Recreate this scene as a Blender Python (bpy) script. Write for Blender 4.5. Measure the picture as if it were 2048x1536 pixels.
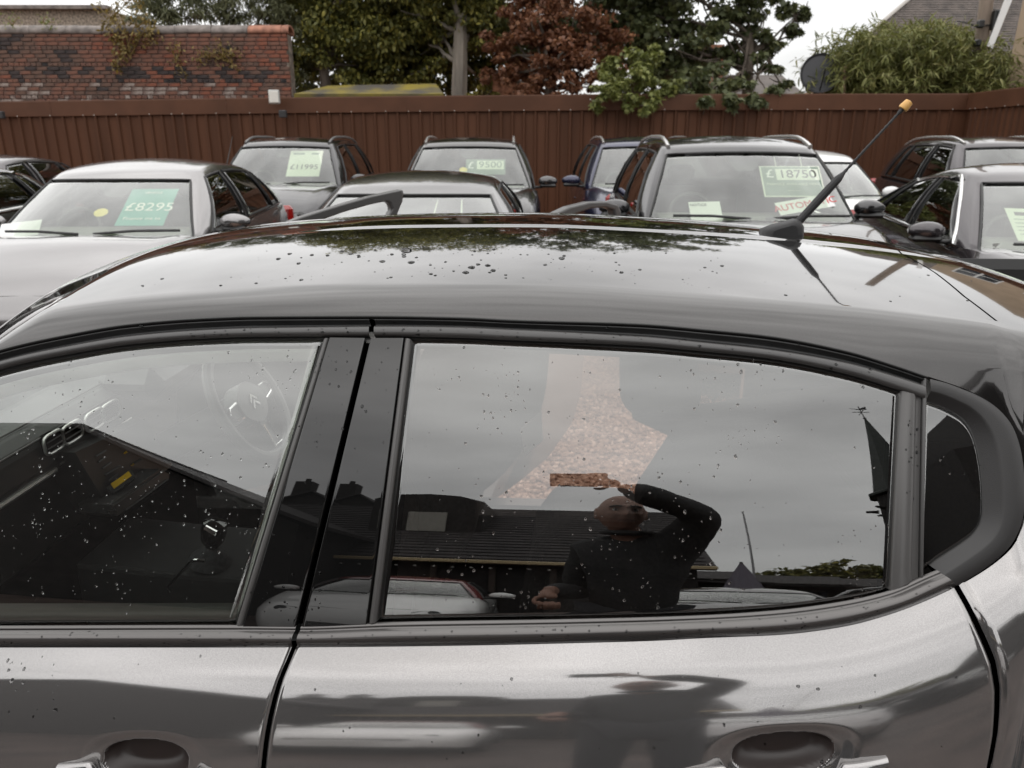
import bpy, bmesh, math, random
import numpy as np
from mathutils import Vector, Matrix
from mathutils.bvhtree import BVHTree
random.seed(7); RNG = np.random.default_rng(7)
for _o in list(bpy.data.objects): bpy.data.objects.remove(_o)
SC = bpy.context.scene; COL = SC.collection; R = math.radians
# ---------- camera ----------
cam_d = bpy.data.cameras.new('camera'); cam = bpy.data.objects.new('camera', cam_d); COL.objects.link(cam)
cam.location = (0, 0, 1.75); cam.rotation_euler = (R(90-17.8), 0, 0)
cam_d.sensor_width = 36.0; cam_d.lens = 27.0; cam_d.clip_start = 0.02; cam_d.clip_end = 600
cam_d.dof.use_dof = True; cam_d.dof.focus_distance = 1.25; cam_d.dof.aperture_fstop = 9.0
SC.camera = cam
# ---------- overcast sky ----------
W = bpy.data.worlds.new('World'); SC.world = W; W.use_nodes = True
nt = W.node_tree; nt.nodes.clear()
def wn(t, **k):
    n = nt.nodes.new(t)
    for a, b in k.items(): setattr(n, a, b)
    return n
out = wn('ShaderNodeOutputWorld'); bg1 = wn('ShaderNodeBackground'); bg2 = wn('ShaderNodeBackground'); add = wn('ShaderNodeAddShader')
sky = wn('ShaderNodeTexSky', sky_type='NISHITA', sun_disc=False, sun_elevation=R(50), sun_rotation=R(200))
nt.links.new(sky.outputs[0], bg1.inputs[0]); bg1.inputs[1].default_value = 0.012
tc = wn('ShaderNodeTexCoord'); sep = wn('ShaderNodeSeparateXYZ'); nt.links.new(tc.outputs['Generated'], sep.inputs[0])
mx = wn('ShaderNodeMath', operation='MAXIMUM'); nt.links.new(sep.outputs[2], mx.inputs[0]); mx.inputs[1].default_value = 0.0
grad = wn('ShaderNodeMath', operation='MULTIPLY_ADD'); nt.links.new(mx.outputs[0], grad.inputs[0]); grad.inputs[1].default_value = 1.05; grad.inputs[2].default_value = 0.92
mp = wn('ShaderNodeMapping'); mp.inputs['Scale'].default_value = (1.0, 1.3, 2.6); nt.links.new(tc.outputs['Generated'], mp.inputs[0])
nz = wn('ShaderNodeTexNoise'); nz.inputs['Scale'].default_value = 2.3; nz.inputs['Detail'].default_value = 5; nz.inputs['Roughness'].default_value = 0.5
nt.links.new(mp.outputs[0], nz.inputs['Vector'])
mr = wn('ShaderNodeMapRange'); mr.inputs['From Min'].default_value = 0.3; mr.inputs['From Max'].default_value = 0.7
mr.inputs['To Min'].default_value = 0.72; mr.inputs['To Max'].default_value = 1.18; nt.links.new(nz.outputs[0], mr.inputs['Value'])
mul = wn('ShaderNodeMath', operation='MULTIPLY'); nt.links.new(grad.outputs[0], mul.inputs[0]); nt.links.new(mr.outputs[0], mul.inputs[1])
bg2.inputs[0].default_value = (1.0, 0.986, 0.970, 1); nt.links.new(mul.outputs[0], bg2.inputs[1])
nt.links.new(bg1.outputs[0], add.inputs[0]); nt.links.new(bg2.outputs[0], add.inputs[1]); nt.links.new(add.outputs[0], out.inputs[0])
# ---------- soft sun behind the cloud ----------
sun_d = bpy.data.lights.new('sun', 'SUN'); sun = bpy.data.objects.new('sun', sun_d); COL.objects.link(sun)
sun_d.energy = 0.5; sun_d.angle = R(176); sun_d.color = (1, 0.97, 0.93); sun.rotation_euler = (R(6), 0, R(-20))
SC.view_settings.view_transform = 'Standard'; SC.view_settings.look = 'None'; SC.view_settings.exposure = 0.0
SC.view_settings.gamma = 1.0; SC.view_settings.use_curve_mapping = False
SC.render.engine = 'CYCLES'; SC.cycles.max_bounces = 12; SC.cycles.transparent_max_bounces = 24; SC.cycles.glossy_bounces = 6
SC.cycles.use_denoising = True; SC.cycles.caustics_reflective = False; SC.cycles.caustics_refractive = False
# ---------- materials ----------
MATS = {}
def mat(name, col=(.5, .5, .5), rough=.5, metal=0., coat=0., ior=1.5, var=0., vscale=8., bump=0., bscale=60., col2=None, coatr=.02, emit=None, detail=4, alpha=None, spec=None, stretch=None):
    if name in MATS: return MATS[name]
    m = bpy.data.materials.new(name); m.use_nodes = True; t = m.node_tree; b = t.nodes['Principled BSDF']
    b.inputs['Base Color'].default_value = (*col, 1); b.inputs['Roughness'].default_value = rough; b.inputs['Metallic'].default_value = metal
    b.inputs['Coat Weight'].default_value = coat; b.inputs['Coat Roughness'].default_value = coatr; b.inputs['IOR'].default_value = ior
    if spec is not None: b.inputs['Specular IOR Level'].default_value = spec
    if emit: b.inputs['Emission Color'].default_value = (*emit[0], 1); b.inputs['Emission Strength'].default_value = emit[1]
    if var or col2 or bump:
        c = t.nodes.new('ShaderNodeTexCoord'); src = c.outputs['Object']
        if stretch:
            mpn = t.nodes.new('ShaderNodeMapping'); mpn.inputs['Scale'].default_value = stretch; t.links.new(src, mpn.inputs[0]); src = mpn.outputs[0]
    if var or col2:
        n = t.nodes.new('ShaderNodeTexNoise'); n.inputs['Scale'].default_value = vscale; n.inputs['Detail'].default_value = detail
        t.links.new(src, n.inputs['Vector']); r = t.nodes.new('ShaderNodeValToRGB'); t.links.new(n.outputs[0], r.inputs[0])
        c1 = col2 if col2 else tuple(x*(1-var) for x in col); c2 = col if col2 else tuple(min(1, x*(1+var)) for x in col)
        r.color_ramp.elements[0].position = .36; r.color_ramp.elements[1].position = .64
        r.color_ramp.elements[0].color = (*c1, 1); r.color_ramp.elements[1].color = (*c2, 1); t.links.new(r.outputs[0], b.inputs['Base Color'])
    if bump:
        n2 = t.nodes.new('ShaderNodeTexNoise'); n2.inputs['Scale'].default_value = bscale; n2.inputs['Detail'].default_value = 3
        t.links.new(src, n2.inputs['Vector']); bn = t.nodes.new('ShaderNodeBump'); bn.inputs['Strength'].default_value = bump
        bn.inputs['Distance'].default_value = .01; t.links.new(n2.outputs[0], bn.inputs['Height']); t.links.new(bn.outputs[0], b.inputs['Normal'])
    MATS[name] = m; return m
def glass_mat(name, tint, refl, rough=0.0):
    """thin pane: tinted see-through plus mirror reflection that grows towards grazing; only the outer face mirrors"""
    if name in MATS: return MATS[name]
    m = bpy.data.materials.new(name); m.use_nodes = True; t = m.node_tree; t.nodes.clear(); N = t.nodes.new; Lk = t.links.new
    o = N('ShaderNodeOutputMaterial'); tr = N('ShaderNodeBsdfTransparent'); gl = N('ShaderNodeBsdfGlossy'); mix = N('ShaderNodeMixShader')
    tr.inputs[0].default_value = (*tint, 1); gl.inputs['Roughness'].default_value = rough; gl.inputs[0].default_value = (.97, .98, .97, 1)
    fr = N('ShaderNodeFresnel'); fr.inputs[0].default_value = 1.52; ge = N('ShaderNodeNewGeometry')
    mu = N('ShaderNodeMath'); mu.operation = 'MULTIPLY'; mu.use_clamp = True; mu.inputs[1].default_value = refl; Lk(fr.outputs[0], mu.inputs[0])
    iv = N('ShaderNodeMath'); iv.operation = 'SUBTRACT'; iv.inputs[0].default_value = 1; Lk(ge.outputs['Backfacing'], iv.inputs[1])
    m2 = N('ShaderNodeMath'); m2.operation = 'MULTIPLY'; Lk(mu.outputs[0], m2.inputs[0]); Lk(iv.outputs[0], m2.inputs[1])
    Lk(m2.outputs[0], mix.inputs[0]); Lk(tr.outputs[0], mix.inputs[1]); Lk(gl.outputs[0], mix.inputs[2]); Lk(mix.outputs[0], o.inputs[0])
    MATS[name] = m; return m
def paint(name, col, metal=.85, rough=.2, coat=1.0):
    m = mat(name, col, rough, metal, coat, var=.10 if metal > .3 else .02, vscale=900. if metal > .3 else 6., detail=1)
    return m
# ---------- object helpers ----------
def put(name, verts, faces, m, parent=None, smooth=True, thick=0.0, off=-1.0, sharp=None, mats=None, fmat=None):
    me = bpy.data.meshes.new(name); me.from_pydata([tuple(v) for v in verts], [], [tuple(f) for f in faces]); me.update()
    for x in (mats or [m]): me.materials.append(x)
    if fmat is not None: me.polygons.foreach_set('material_index', fmat)
    if smooth: me.polygons.foreach_set('use_smooth', [True]*len(me.polygons))
    if sharp and smooth: me.set_sharp_from_angle(angle=R(sharp))
    o = bpy.data.objects.new(name, me); COL.objects.link(o)
    if parent: o.parent = parent
    if thick:
        s = o.modifiers.new('thickness', 'SOLIDIFY'); s.thickness = thick; s.offset = off
    return o
def grid(name, P, m, parent=None, ref=None, **k):
    """P: n x m x 3 points; faces wound so that they look towards ref"""
    P = np.asarray(P, float); n, mm = P.shape[:2]
    idx = np.arange(n*mm).reshape(n, mm)
    F = np.stack([idx[:-1, :-1], idx[1:, :-1], idx[1:, 1:], idx[:-1, 1:]], -1).reshape(-1, 4)
    ref = EYE if ref is None else np.asarray(ref, float)
    a = P[1:, :-1]-P[:-1, :-1]; b = P[:-1, 1:]-P[:-1, :-1]; nn = np.cross(a, b); c = P[:-1, :-1]
    if (nn*(ref-c)).sum() < 0: F = F[:, ::-1]
    return put(name, P.reshape(-1, 3), F.tolist(), m, parent, **k)
def thing(name, label, cat, loc=(0, 0, 0), rotz=0., group=None):
    o = bpy.data.objects.new(name, None); COL.objects.link(o); o.location = loc; o.rotation_euler = (0, 0, rotz)
    o.empty_display_size = .2; return tag(o, label, cat, group)
def tag(o, label=None, cat=None, group=None, kind=None):
    if label: o['label'] = label
    if cat: o['category'] = cat
    if group: o['group'] = group
    if kind: o['kind'] = kind
    return o
class MB:
    """collects simple solids into one mesh"""
    def __init__(s): s.v = []; s.f = []
    def add(s, V, F):
        b = len(s.v); s.v += [tuple(x) for x in V]; s.f += [tuple(i+b for i in f) for f in F]; return s
    def box(s, c, d, rot=None, bev=0.0):
        c = np.array(c, float); h = np.array(d, float)/2
        if bev > 0:
            bv = min(bev, h.min()*.9); V = []
            for sx in (-1, 1):
                for sy in (-1, 1):
                    for sz in (-1, 1):
                        sg = np.array([sx, sy, sz]); p = sg*h
                        V += [p-sg*np.array([0, bv, bv]), p-sg*np.array([bv, 0, bv]), p-sg*np.array([bv, bv, 0])]
            bm = bmesh.new(); vs = [bm.verts.new(v) for v in V]; r = bmesh.ops.convex_hull(bm, input=vs)
            bmesh.ops.dissolve_limit(bm, angle_limit=R(2), verts=bm.verts[:], edges=bm.edges[:])
            bm.verts.index_update(); V = np.array([v.co for v in bm.verts]); F = [[v.index for v in f.verts] for f in bm.faces]; bm.free()
        else:
            V = np.array([[x, y, z] for x in (-1, 1) for y in (-1, 1) for z in (-1, 1)])*h
            F = [(0, 1, 3, 2), (4, 6, 7, 5), (0, 4, 5, 1), (2, 3, 7, 6), (0, 2, 6, 4), (1, 5, 7, 3)]
        if rot is not None: V = V@np.array(rot).T
        return s.add(V+c, F)
    def tube(s, pts, r, n=8, closed=False, cap=True):
        P = np.asarray(pts, float); k = len(P); rr = np.full(k, r) if np.isscalar(r) else np.asarray(r, float)
        T = np.gradient(P, axis=0) if not closed else (np.roll(P, -1, 0)-np.roll(P, 1, 0))
        T /= np.linalg.norm(T, axis=1, keepdims=True)+1e-12
        up = np.array([0, 0, 1.0]) if abs(T[0, 2]) < .9 else np.array([1.0, 0, 0])
        V = []; A = np.cross(T[0], up); A /= np.linalg.norm(A)
        for i in range(k):
            A = A-T[i]*(A@T[i]); A /= np.linalg.norm(A)+1e-12; B = np.cross(T[i], A)
            for j in range(n):
                th = 2*math.pi*j/n; V.append(P[i]+rr[i]*(math.cos(th)*A+math.sin(th)*B))
        F = []
        for i in range(k if closed else k-1):
            for j in range(n):
                a, b = i*n+j, i*n+(j+1) % n; c, d = ((i+1) % k)*n+(j+1) % n, ((i+1) % k)*n+j; F.append((a, b, c, d))
        if not closed and cap: F += [tuple(range(n))[::-1], tuple(range((k-1)*n, k*n))]
        return s.add(V, F)
    def lathe(s, prof, c, axis=(0, 0, 1), n=20):
        ax = Vector(axis).normalized(); q = Vector((0, 0, 1)).rotation_difference(ax).to_matrix(); V = []; k = len(prof)
        for r, h in prof:
            for j in range(n):
                th = 2*math.pi*j/n; V.append(Vector(c)+q@Vector((r*math.cos(th), r*math.sin(th), h)))
        F = [(i*n+j, i*n+(j+1) % n, (i+1)*n+(j+1) % n, (i+1)*n+j) for i in range(k-1) for j in range(n)]
        return s.add(V, F+[tuple(range(n))[::-1], tuple(range((k-1)*n, k*n))])
    def prism(s, poly, depth):
        """poly: k x 3 planar outline, extruded along depth vector"""
        P = np.asarray(poly, float); k = len(P); D = np.asarray(depth, float)
        return s.add(np.vstack([P, P+D]), [tuple(range(k))[::-1], tuple(range(k, 2*k))]+[(i, (i+1) % k, k+(i+1) % k, k+i) for i in range(k)])
    def build(s, name, m, parent=None, smooth=False, sharp=35, fix=True, **k):
        o = put(name, s.v, s.f, m, parent, smooth=smooth, sharp=sharp if smooth else None, **k)
        if fix:
            bm = bmesh.new(); bm.from_mesh(o.data); bmesh.ops.recalc_face_normals(bm, faces=bm.faces); bm.to_mesh(o.data); bm.free()
        return o
def lettering(text, size, m, parent, loc, rot, name='lettering', align='CENTER', depth=.0008):
    c = bpy.data.curves.new(name, 'FONT'); c.body = text; c.size = size; c.align_x = align; c.align_y = 'CENTER'; c.extrude = depth
    c.materials.append(m); t_ = bpy.data.objects.new('tmp', c); COL.objects.link(t_); me = bpy.data.meshes.new_from_object(t_); bpy.data.objects.remove(t_)
    o = bpy.data.objects.new(name, me); COL.objects.link(o); o.parent = parent; o.location = loc; o.rotation_euler = rot; return o
def clone(root, loc, rotz=None, label=None):
    r = root.copy(); COL.objects.link(r); r.location = loc
    if rotz is not None: r.rotation_euler = (0, 0, rotz)
    if label: r['label'] = label
    for ch in root.children:
        c = ch.copy(); COL.objects.link(c); c.parent = r
        for g in ch.children:
            d = g.copy(); COL.objects.link(d); d.parent = c
    return r
# ---------- geometry of the place: viewer, near car's own frame and its surfaces ----------
EYE = np.array([0.0, 0.0, 1.75]); PITCH = math.radians(17.8); FPX = 1536.0
YAWC = math.radians(3.4); D0 = 0.965; ZB = 1.03; VC = 0.83
_cp, _sp = math.cos(PITCH), math.sin(PITCH)
EU = np.array([math.cos(YAWC), -math.sin(YAWC), 0.0]); EV = np.array([math.sin(YAWC), math.cos(YAWC), 0.0])
ORG = np.array([0.0, D0, 0.0])
def ray(px, py):
    px = np.asarray(px, float); py = np.asarray(py, float)
    r = (px-1024)/FPX; u = (768-py)/FPX
    return np.stack([r, _cp+u*_sp, -_sp+u*_cp], -1)
def proj(P):
    P = np.asarray(P, float)-EYE
    d = P[..., 1]*_cp-P[..., 2]*_sp; up = P[..., 1]*_sp+P[..., 2]*_cp
    return np.stack([1024+FPX*P[..., 0]/d, 768-FPX*up/d], -1)
def at_y(px, py, y):
    d = ray(px, py); t = y/d[..., 1]; return EYE+d*t[..., None]
def at_z(px, py, z):
    d = ray(px, py); t = (z-EYE[2])/d[..., 2]; return EYE+d*t[..., None]
def to_car(P):
    Q = np.asarray(P, float)-ORG
    return np.stack([Q@EU, Q@EV, Q[..., 2]], -1)
def to_world(C):
    C = np.asarray(C, float)
    return ORG+C[..., 0:1]*EU+C[..., 1:2]*EV+C[..., 2:3]*np.array([0, 0, 1.0])
def car_plane(px, py, n, k):
    """pixel ray meets the plane n.(u,v,z)=k of the near car's frame; returns world point"""
    d = ray(px, py); o = to_car(EYE); dc = np.stack([d@EU, d@EV, d[..., 2]], -1); n = np.array(n, float)
    t = (k-o@n)/(dc@n); return to_world(o+dc*t[..., None])
def vg(u, z):
    h = z-ZB
    return 0.215*h+0.525*h*h*np.where(h > 0, 1, 0.2)+0.025*(u-0.1)**2+0.12*np.maximum(u-0.5, 0)**2
def gnorm(u, z):
    e = 1e-3
    dvu = (vg(u+e, z)-vg(u-e, z))/(2*e); dvz = (vg(u, z+e)-vg(u, z-e))/(2*e)
    n = np.stack([dvu, -np.ones_like(dvu), dvz], -1); n /= np.linalg.norm(n, axis=-1, keepdims=True)
    return n[..., 0:1]*EU+n[..., 1:2]*EV+n[..., 2:3]*np.array([0, 0, 1.0])
def on_glass(px, py, off=0.0):
    d = ray(px, py); lo = np.full(d.shape[:-1], 0.3); hi = np.full(d.shape[:-1], 4.0)
    for _ in range(45):
        m = (lo+hi)/2; C = to_car(EYE+d*m[..., None]); f = C[..., 1]-vg(C[..., 0], C[..., 2])
        lo = np.where(f < 0, m, lo); hi = np.where(f < 0, hi, m)
    P = EYE+d*((lo+hi)/2)[..., None]; C = to_car(P); N = gnorm(C[..., 0], C[..., 2])
    return P+N*np.asarray(off)[..., None]
def mirror_ray(px, py):
    P = on_glass(np.array(px, float), np.array(py, float)); C = to_car(P); N = gnorm(C[..., 0], C[..., 2])
    d = ray(px, py); d = d/np.linalg.norm(d, axis=-1, keepdims=True)
    return P, d-2*(d*N).sum(-1, keepdims=True)*N
def mirror_at_y(px, py, y):
    """place behind the viewer whose reflection in the door glass shows at this pixel, at depth y"""
    P, r = mirror_ray(px, py); t = (y-P[..., 1])/r[..., 1]; return P+r*t[..., None]
def pchip(xs, ys):
    xs = np.asarray(xs, float); ys = np.asarray(ys, float); h = np.diff(xs); dl = np.diff(ys)/h
    m = np.zeros_like(xs); m[0] = dl[0]; m[-1] = dl[-1]
    for i in range(1, len(xs)-1):
        if dl[i-1]*dl[i] > 0:
            w1 = 2*h[i]+h[i-1]; w2 = h[i]+2*h[i-1]; m[i] = (w1+w2)/(w1/dl[i-1]+w2/dl[i])
    def f(x):
        x = np.asarray(x, float); i = np.clip(np.searchsorted(xs, x)-1, 0, len(xs)-2)
        t = (x-xs[i])/h[i]; t2 = t*t; t3 = t2*t
        r = (2*t3-3*t2+1)*ys[i]+(t3-2*t2+t)*h[i]*m[i]+(-2*t3+3*t2)*ys[i+1]+(t3-t2)*h[i]*m[i+1]
        r = np.where(x < xs[0], ys[0]+(x-xs[0])*m[0], r); return np.where(x > xs[-1], ys[-1]+(x-xs[-1])*m[-1], r)
    return f
def smooth_line(pts, n, closed=False):
    """Catmull-Rom through points, resampled to n points at equal arc length"""
    P = np.asarray(pts, float); k = len(P)
    if closed: Q = np.vstack([P[-1:], P, P[:2]])
    else: Q = np.vstack([2*P[0]-P[1], P, 2*P[-1]-P[-2]])
    out = []
    for i in range(1, len(Q)-2):
        t = np.linspace(0, 1, 24, endpoint=False)[:, None]
        a, b, c, d = Q[i-1], Q[i], Q[i+1], Q[i+2]
        out.append(0.5*((2*b)+(c-a)*t+(2*a-5*b+4*c-d)*t*t+(3*b-a-3*c+d)*t**3))
    out = np.vstack(out+[Q[-2:-1]])
    L = np.r_[0, np.cumsum(np.linalg.norm(np.diff(out, axis=0), axis=1))]
    s = np.linspace(0, L[-1], n+1 if closed else n)
    if closed: s = s[:-1]
    return np.stack([np.interp(s, L, out[:, j]) for j in range(P.shape[1])], -1)
# outlines read off the photograph as sight lines and met with the car's own surface
GUT = pchip([-620, -400, -200, 0, 137, 256, 400, 512, 740, 920, 1024, 1280, 1410, 1536, 1696, 1792, 1856, 1920, 1975, 2015, 2040, 2053, 2200, 2400],
            [1030, 890, 780, 699, 668, 648, 636, 632, 631, 634, 639, 647, 658, 671, 702, 731, 753, 774, 801, 838, 893, 955, 985, 1070])
TRIM = pchip([-900, 0, 400, 684, 912, 1200, 1324, 1400, 1558, 1685, 1780, 1906, 1960, 2010, 2046, 2060, 2200, 2400],
             [1297, 1295, 1295, 1294, 1291.5, 1285, 1281, 1276.6, 1270, 1254, 1229, 1177, 1147, 1110, 1062, 960, 987, 1072])
_gx = np.r_[np.linspace(-620, 1990, 262), np.linspace(1992, 2400, 90)]
_G = to_car(on_glass(_gx, GUT(_gx))); _o = np.argsort(_G[:, 0])
def zgut(u): return np.interp(u, _G[_o, 0], _G[_o, 2])
_tx = np.r_[np.linspace(-900, 1990, 290), np.linspace(1992, 2400, 90)]
_T = to_car(on_glass(_tx, TRIM(_tx))); _o2 = np.argsort(_T[:, 0])
def ztrim(u): return np.interp(u, _T[_o2, 0], _T[_o2, 2])
def smoothed(f, us, w):
    k = np.linspace(-w, w, 9); return np.mean([f(us+x) for x in k], axis=0)
ZC_U = np.array([-1.75, -1.35, -1.15, -0.99, -0.77, -0.55, -0.25, 0.0, 0.3, 0.62, 0.9, 1.1, 1.33, 1.6])
ZC_Z = np.array([1.00, 1.22, 1.38, 1.470, 1.530, 1.551, 1.5655, 1.5683, 1.5576, 1.5358, 1.5003, 1.4433, 1.3168, 1.19])
def roof_section(u, w, gz=None):
    """near half (w 0..1) of the roof's cross-section at u: gutter, shoulder, crown -> (v, z)"""
    z0 = zgut(u) if gz is None else gz; v0 = vg(u, z0); tg = 0.215+1.05*(z0-ZB)
    zc = pchip(ZC_U, ZC_Z)(u); k = 0.150+0.38*float(np.clip((-0.80-u)/0.40, 0, 1))
    # corner where the flank's line meets the crown
    lo, hi = 0.0, 0.5
    for _ in range(30):
        m = (lo+hi)/2
        if z0+m < zc-k*(v0+tg*m-VC)**2: lo = m
        else: hi = m
    hk = lo; vk = v0+tg*hk; zk = z0+hk
    r = min(0.055, 0.9*hk*math.hypot(1, tg)+1e-4)
    L = math.hypot(1, tg); A = np.array([vk-tg/L*r, zk-1/L*r]); ve = vk+0.055; B = np.array([ve, zc-k*(ve-VC)**2])
    w = np.asarray(w, float); out = np.zeros(w.shape+(2,))
    w1, w2 = 0.16, 0.42
    a = w < w1; b = (w >= w1) & (w < w2); c = w >= w2
    t = w[a]/w1; out[a] = np.array([v0, z0])*(1-t)[:, None]+A*t[:, None]
    t = (w[b]-w1)/(w2-w1); K = np.array([vk, zk]); out[b] = (A*((1-t)**2)[:, None]+K*(2*t*(1-t))[:, None]+B*(t*t)[:, None])
    t = (w[c]-w2)/(1-w2); v = ve+(VC-ve)*t; z = zc-k*(v-VC)**2
    e = np.clip((u+0.52)/0.12, 0, 1)*np.clip((0.95-u)/0.2, 0, 1)
    z = z+0.0035*e*np.clip((v-0.715)/0.014, 0, 1)
    out[c] = np.stack([v, z], -1); return out
def roof_pt(u, w):
    """w 0..2 across the whole roof; returns world points for arrays of w"""
    w = np.asarray(w, float); ww = np.where(w > 1, 2-w, w); q = roof_section(u, ww)
    v = np.where(w > 1, 2*VC-q[..., 0], q[..., 0]); z = q[..., 1]+np.where(w > 1.28, 0.004*np.clip((w-1.28)/0.02, 0, 1), 0)
    return to_world(np.stack([np.full_like(v, u), v, z], -1))
# sheet metal under the waist trim: normal elevation against arc length
_ss = np.linspace(0, 1.1, 1101)
_phi = np.radians(np.interp(_ss, [0, 0.012, 0.068, 0.10, 0.14, 0.18, 0.24, 0.34, 0.5, 0.8, 1.1], [40, 49, 31, 23.5, 17, 12.5, 8, 3, -1, -6, -16]))
_phi = np.convolve(np.pad(np.convolve(np.pad(_phi, 20, mode='edge'), np.ones(41)/41, 'valid'), 15, mode='edge'), np.ones(31)/31, 'valid')
_dv = np.r_[0, np.cumsum(np.sin(_phi[:-1])*0.001)]; _dz = np.r_[0, np.cumsum(np.cos(_phi[:-1])*0.001)]
def metal(u, s):
    u = np.asarray(u, float); zt = smoothed(ztrim, u, 0.012); s = np.asarray(s, float)
    v = vg(u, zt)-np.interp(s, _ss, _dv); z = zt-np.interp(s, _ss, _dz)
    return np.stack([u, v, z], -1)
def metal_at(px, py):
    """(u, s) on the sheet metal seen at a pixel"""
    u, s = (px-1024)/1400., max(0.004, (py-TRIM(px))/1400.)
    for _ in range(12):
        f0 = proj(to_world(metal(u, s))); fu = proj(to_world(metal(u+1e-3, s))); fs = proj(to_world(metal(u, s+4e-3)))
        J = np.stack([(fu-f0)/1e-3, (fs-f0)/4e-3], -1); d = np.linalg.lstsq(J, np.array([px, py])-f0, rcond=None)[0]
        u += np.clip(d[0], -.1, .1); s = min(max(s+np.clip(d[1], -.1, .1), -0.004), 1.0)
    return u, s
# ================= the near car =================
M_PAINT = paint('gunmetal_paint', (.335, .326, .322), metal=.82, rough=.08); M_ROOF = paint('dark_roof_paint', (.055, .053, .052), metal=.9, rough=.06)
M_SATIN = mat('satin_frame', (.062, .060, .059), .33, .0, .25, coatr=.25)
M_GLOSSBLK = mat('gloss_black', (.006, .006, .006), .0, 0, 0, ior=1.72)
M_RUBBER = mat('rubber', (.012, .012, .012), .42, var=.2, vscale=40)
M_TRIM = mat('anodised_trim', (.12, .114, .111), .24, .6, .3, coatr=.15)
M_STRIP = mat('grey_strip', (.11, .107, .105), .35, .3)
M_DARK = mat('shut_dark', (.0015, .0015, .0015), .9, spec=0)
M_TINT = glass_mat('privacy_glass', (.74, .70, .67), 4.6)
M_CLEAR = glass_mat('clear_glass', (.96, .98, .96), 4.9)
M_PLAST = mat('grained_plastic', (.022, .022, .023), .5, bump=.25, bscale=900)
M_HEAD = mat('headliner', (.66, .655, .63), .95, var=.06, vscale=60)
M_CHROME = mat('chrome', (.75, .75, .74), .12, 1.0)
CAR = thing('hatchback_car', 'gunmetal grey hatchback wet with raindrops, filling the lower photo with its far doors open', 'car', (0.0, 1.8, 0.0))
near_kids = []
def px_band(name, xs, top, bot, offs, m, parent=CAR, thick=0.0, **k):
    """strip on the door glass surface between two pixel curves; offs = [(t, outward offset)]"""
    xs = np.asarray(xs, float); T = np.stack([xs, top(xs)], -1); B = np.stack([xs, bot(xs)], -1)
    return poly_band(name, T, B, offs, m, parent, thick, **k)
def poly_band(name, T, B, offs, m, parent=CAR, thick=0.0, **k):
    T = np.asarray(T, float); B = np.asarray(B, float); tt = np.array([a for a, _ in offs]); oo = np.array([b for _, b in offs])
    Q = T[:, None]*(1-tt)[None, :, None]+B[:, None]*tt[None, :, None]
    P = on_glass(Q[..., 0], Q[..., 1], np.broadcast_to(oo, Q.shape[:2])); return grid(name, P, m, parent, thick=thick, **k)
d2 = pchip([-620, 0, 256, 512, 1024, 1280, 1536, 1736, 1856], [24, 22, 23, 22, 18, 24, 26, 21, 18])
d3 = pchip([-620, 0, 256, 512, 752, 1024, 1280, 1536, 1669, 1856], [42, 38, 39.5, 40, 40, 40, 43, 44, 45, 46])
d4 = pchip([-620, 0, 256, 512, 752, 1024, 1280, 1536, 1856], [49, 45, 44, 44, 44, 43, 48, 49, 49])
L1 = lambda x: GUT(x); L1b = lambda x: GUT(x)+6; L2 = lambda x: GUT(x)+d2(x); L3 = lambda x: GUT(x)+d3(x); L4 = lambda x: GUT(x)+d4(x)
GB = pchip([-900, 0, 470, 598, 788, 1143, 1400, 1558, 1685, 1780, 1848, 1885], [1254, 1252.5, 1251, 1252, 1245, 1239, 1231.5, 1221, 1204, 1182, 1152, 1137])
gapL = pchip([560, 636, 676, 784, 1100, 1253, 1300], [742, 739, 731, 703, 622, 592, 580]); gapR = lambda y: gapL(y)+9.5
def lin(a, b, n): return np.linspace(0, 1, n)[:, None]*(np.array(b, float)-np.array(a, float))+np.array(a, float)
xa, xb = np.linspace(-620, 738.5, 90), np.linspace(748.5, 1850, 90)
full = np.linspace(-620, 1854, 160)
# dark backing that the shut lines look into
px_band('door_shut', full, lambda x: L1(x)-2, lambda x: L4(x)+10, [(0, -.03), (1, -.03)], M_DARK)
poly_band('pillar_core', lin((640, 634), (840, 634), 14), lin((455, 1262), (775, 1262), 14), [(t, -.028) for t in np.linspace(0, 1, 12)], M_DARK)
poly_band('pillar_core', lin((1795, 735), (1868, 752), 8), lin((1770, 1200), (1862, 1165), 8), [(t, -.028) for t in np.linspace(0, 1, 12)], M_DARK)
px_band('roof_seal', full, lambda x: L1(x)-1, L1b, [(0, -.004), (.25, .002), (.6, .003), (.85, .001), (1, -.006)], M_RUBBER)
for xs in (xa, xb):
    px_band('drip_channel', xs, L1b, L2, [(0, -.004), (.1, .0), (.25, -.002), (.45, -.010), (.8, -.011), (1, -.003)], M_RUBBER)
    px_band('window_frame', xs, L2, L3, [(0, -.004), (.07, .0005), (.3, .003), (.7, .0035), (.95, .001), (1, -.008)], M_SATIN)
    px_band('glass_run_seal', xs, L3, L4, [(0, -.006), (.4, -.012), (1, -.011)], M_RUBBER)
# panes
def pane(name, a, b, c, d, m, off=-.006, n=60, k=40, thick=.0035):
    T = np.stack([np.linspace(a, b, n), L4(np.linspace(a, b, n))], -1); xb_ = np.linspace(c, d, n); B = np.stack([xb_, GB(xb_)+1.5], -1)
    return poly_band(name, T, B, [(t, off) for t in np.linspace(0, 1, k)], m, thick=thick)
GL1 = pane('front_door_glass', -600, 646, -760, 471, M_CLEAR)
GL2 = pane('rear_door_glass', 821, 1805, 751, 1785, M_TINT)
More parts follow.
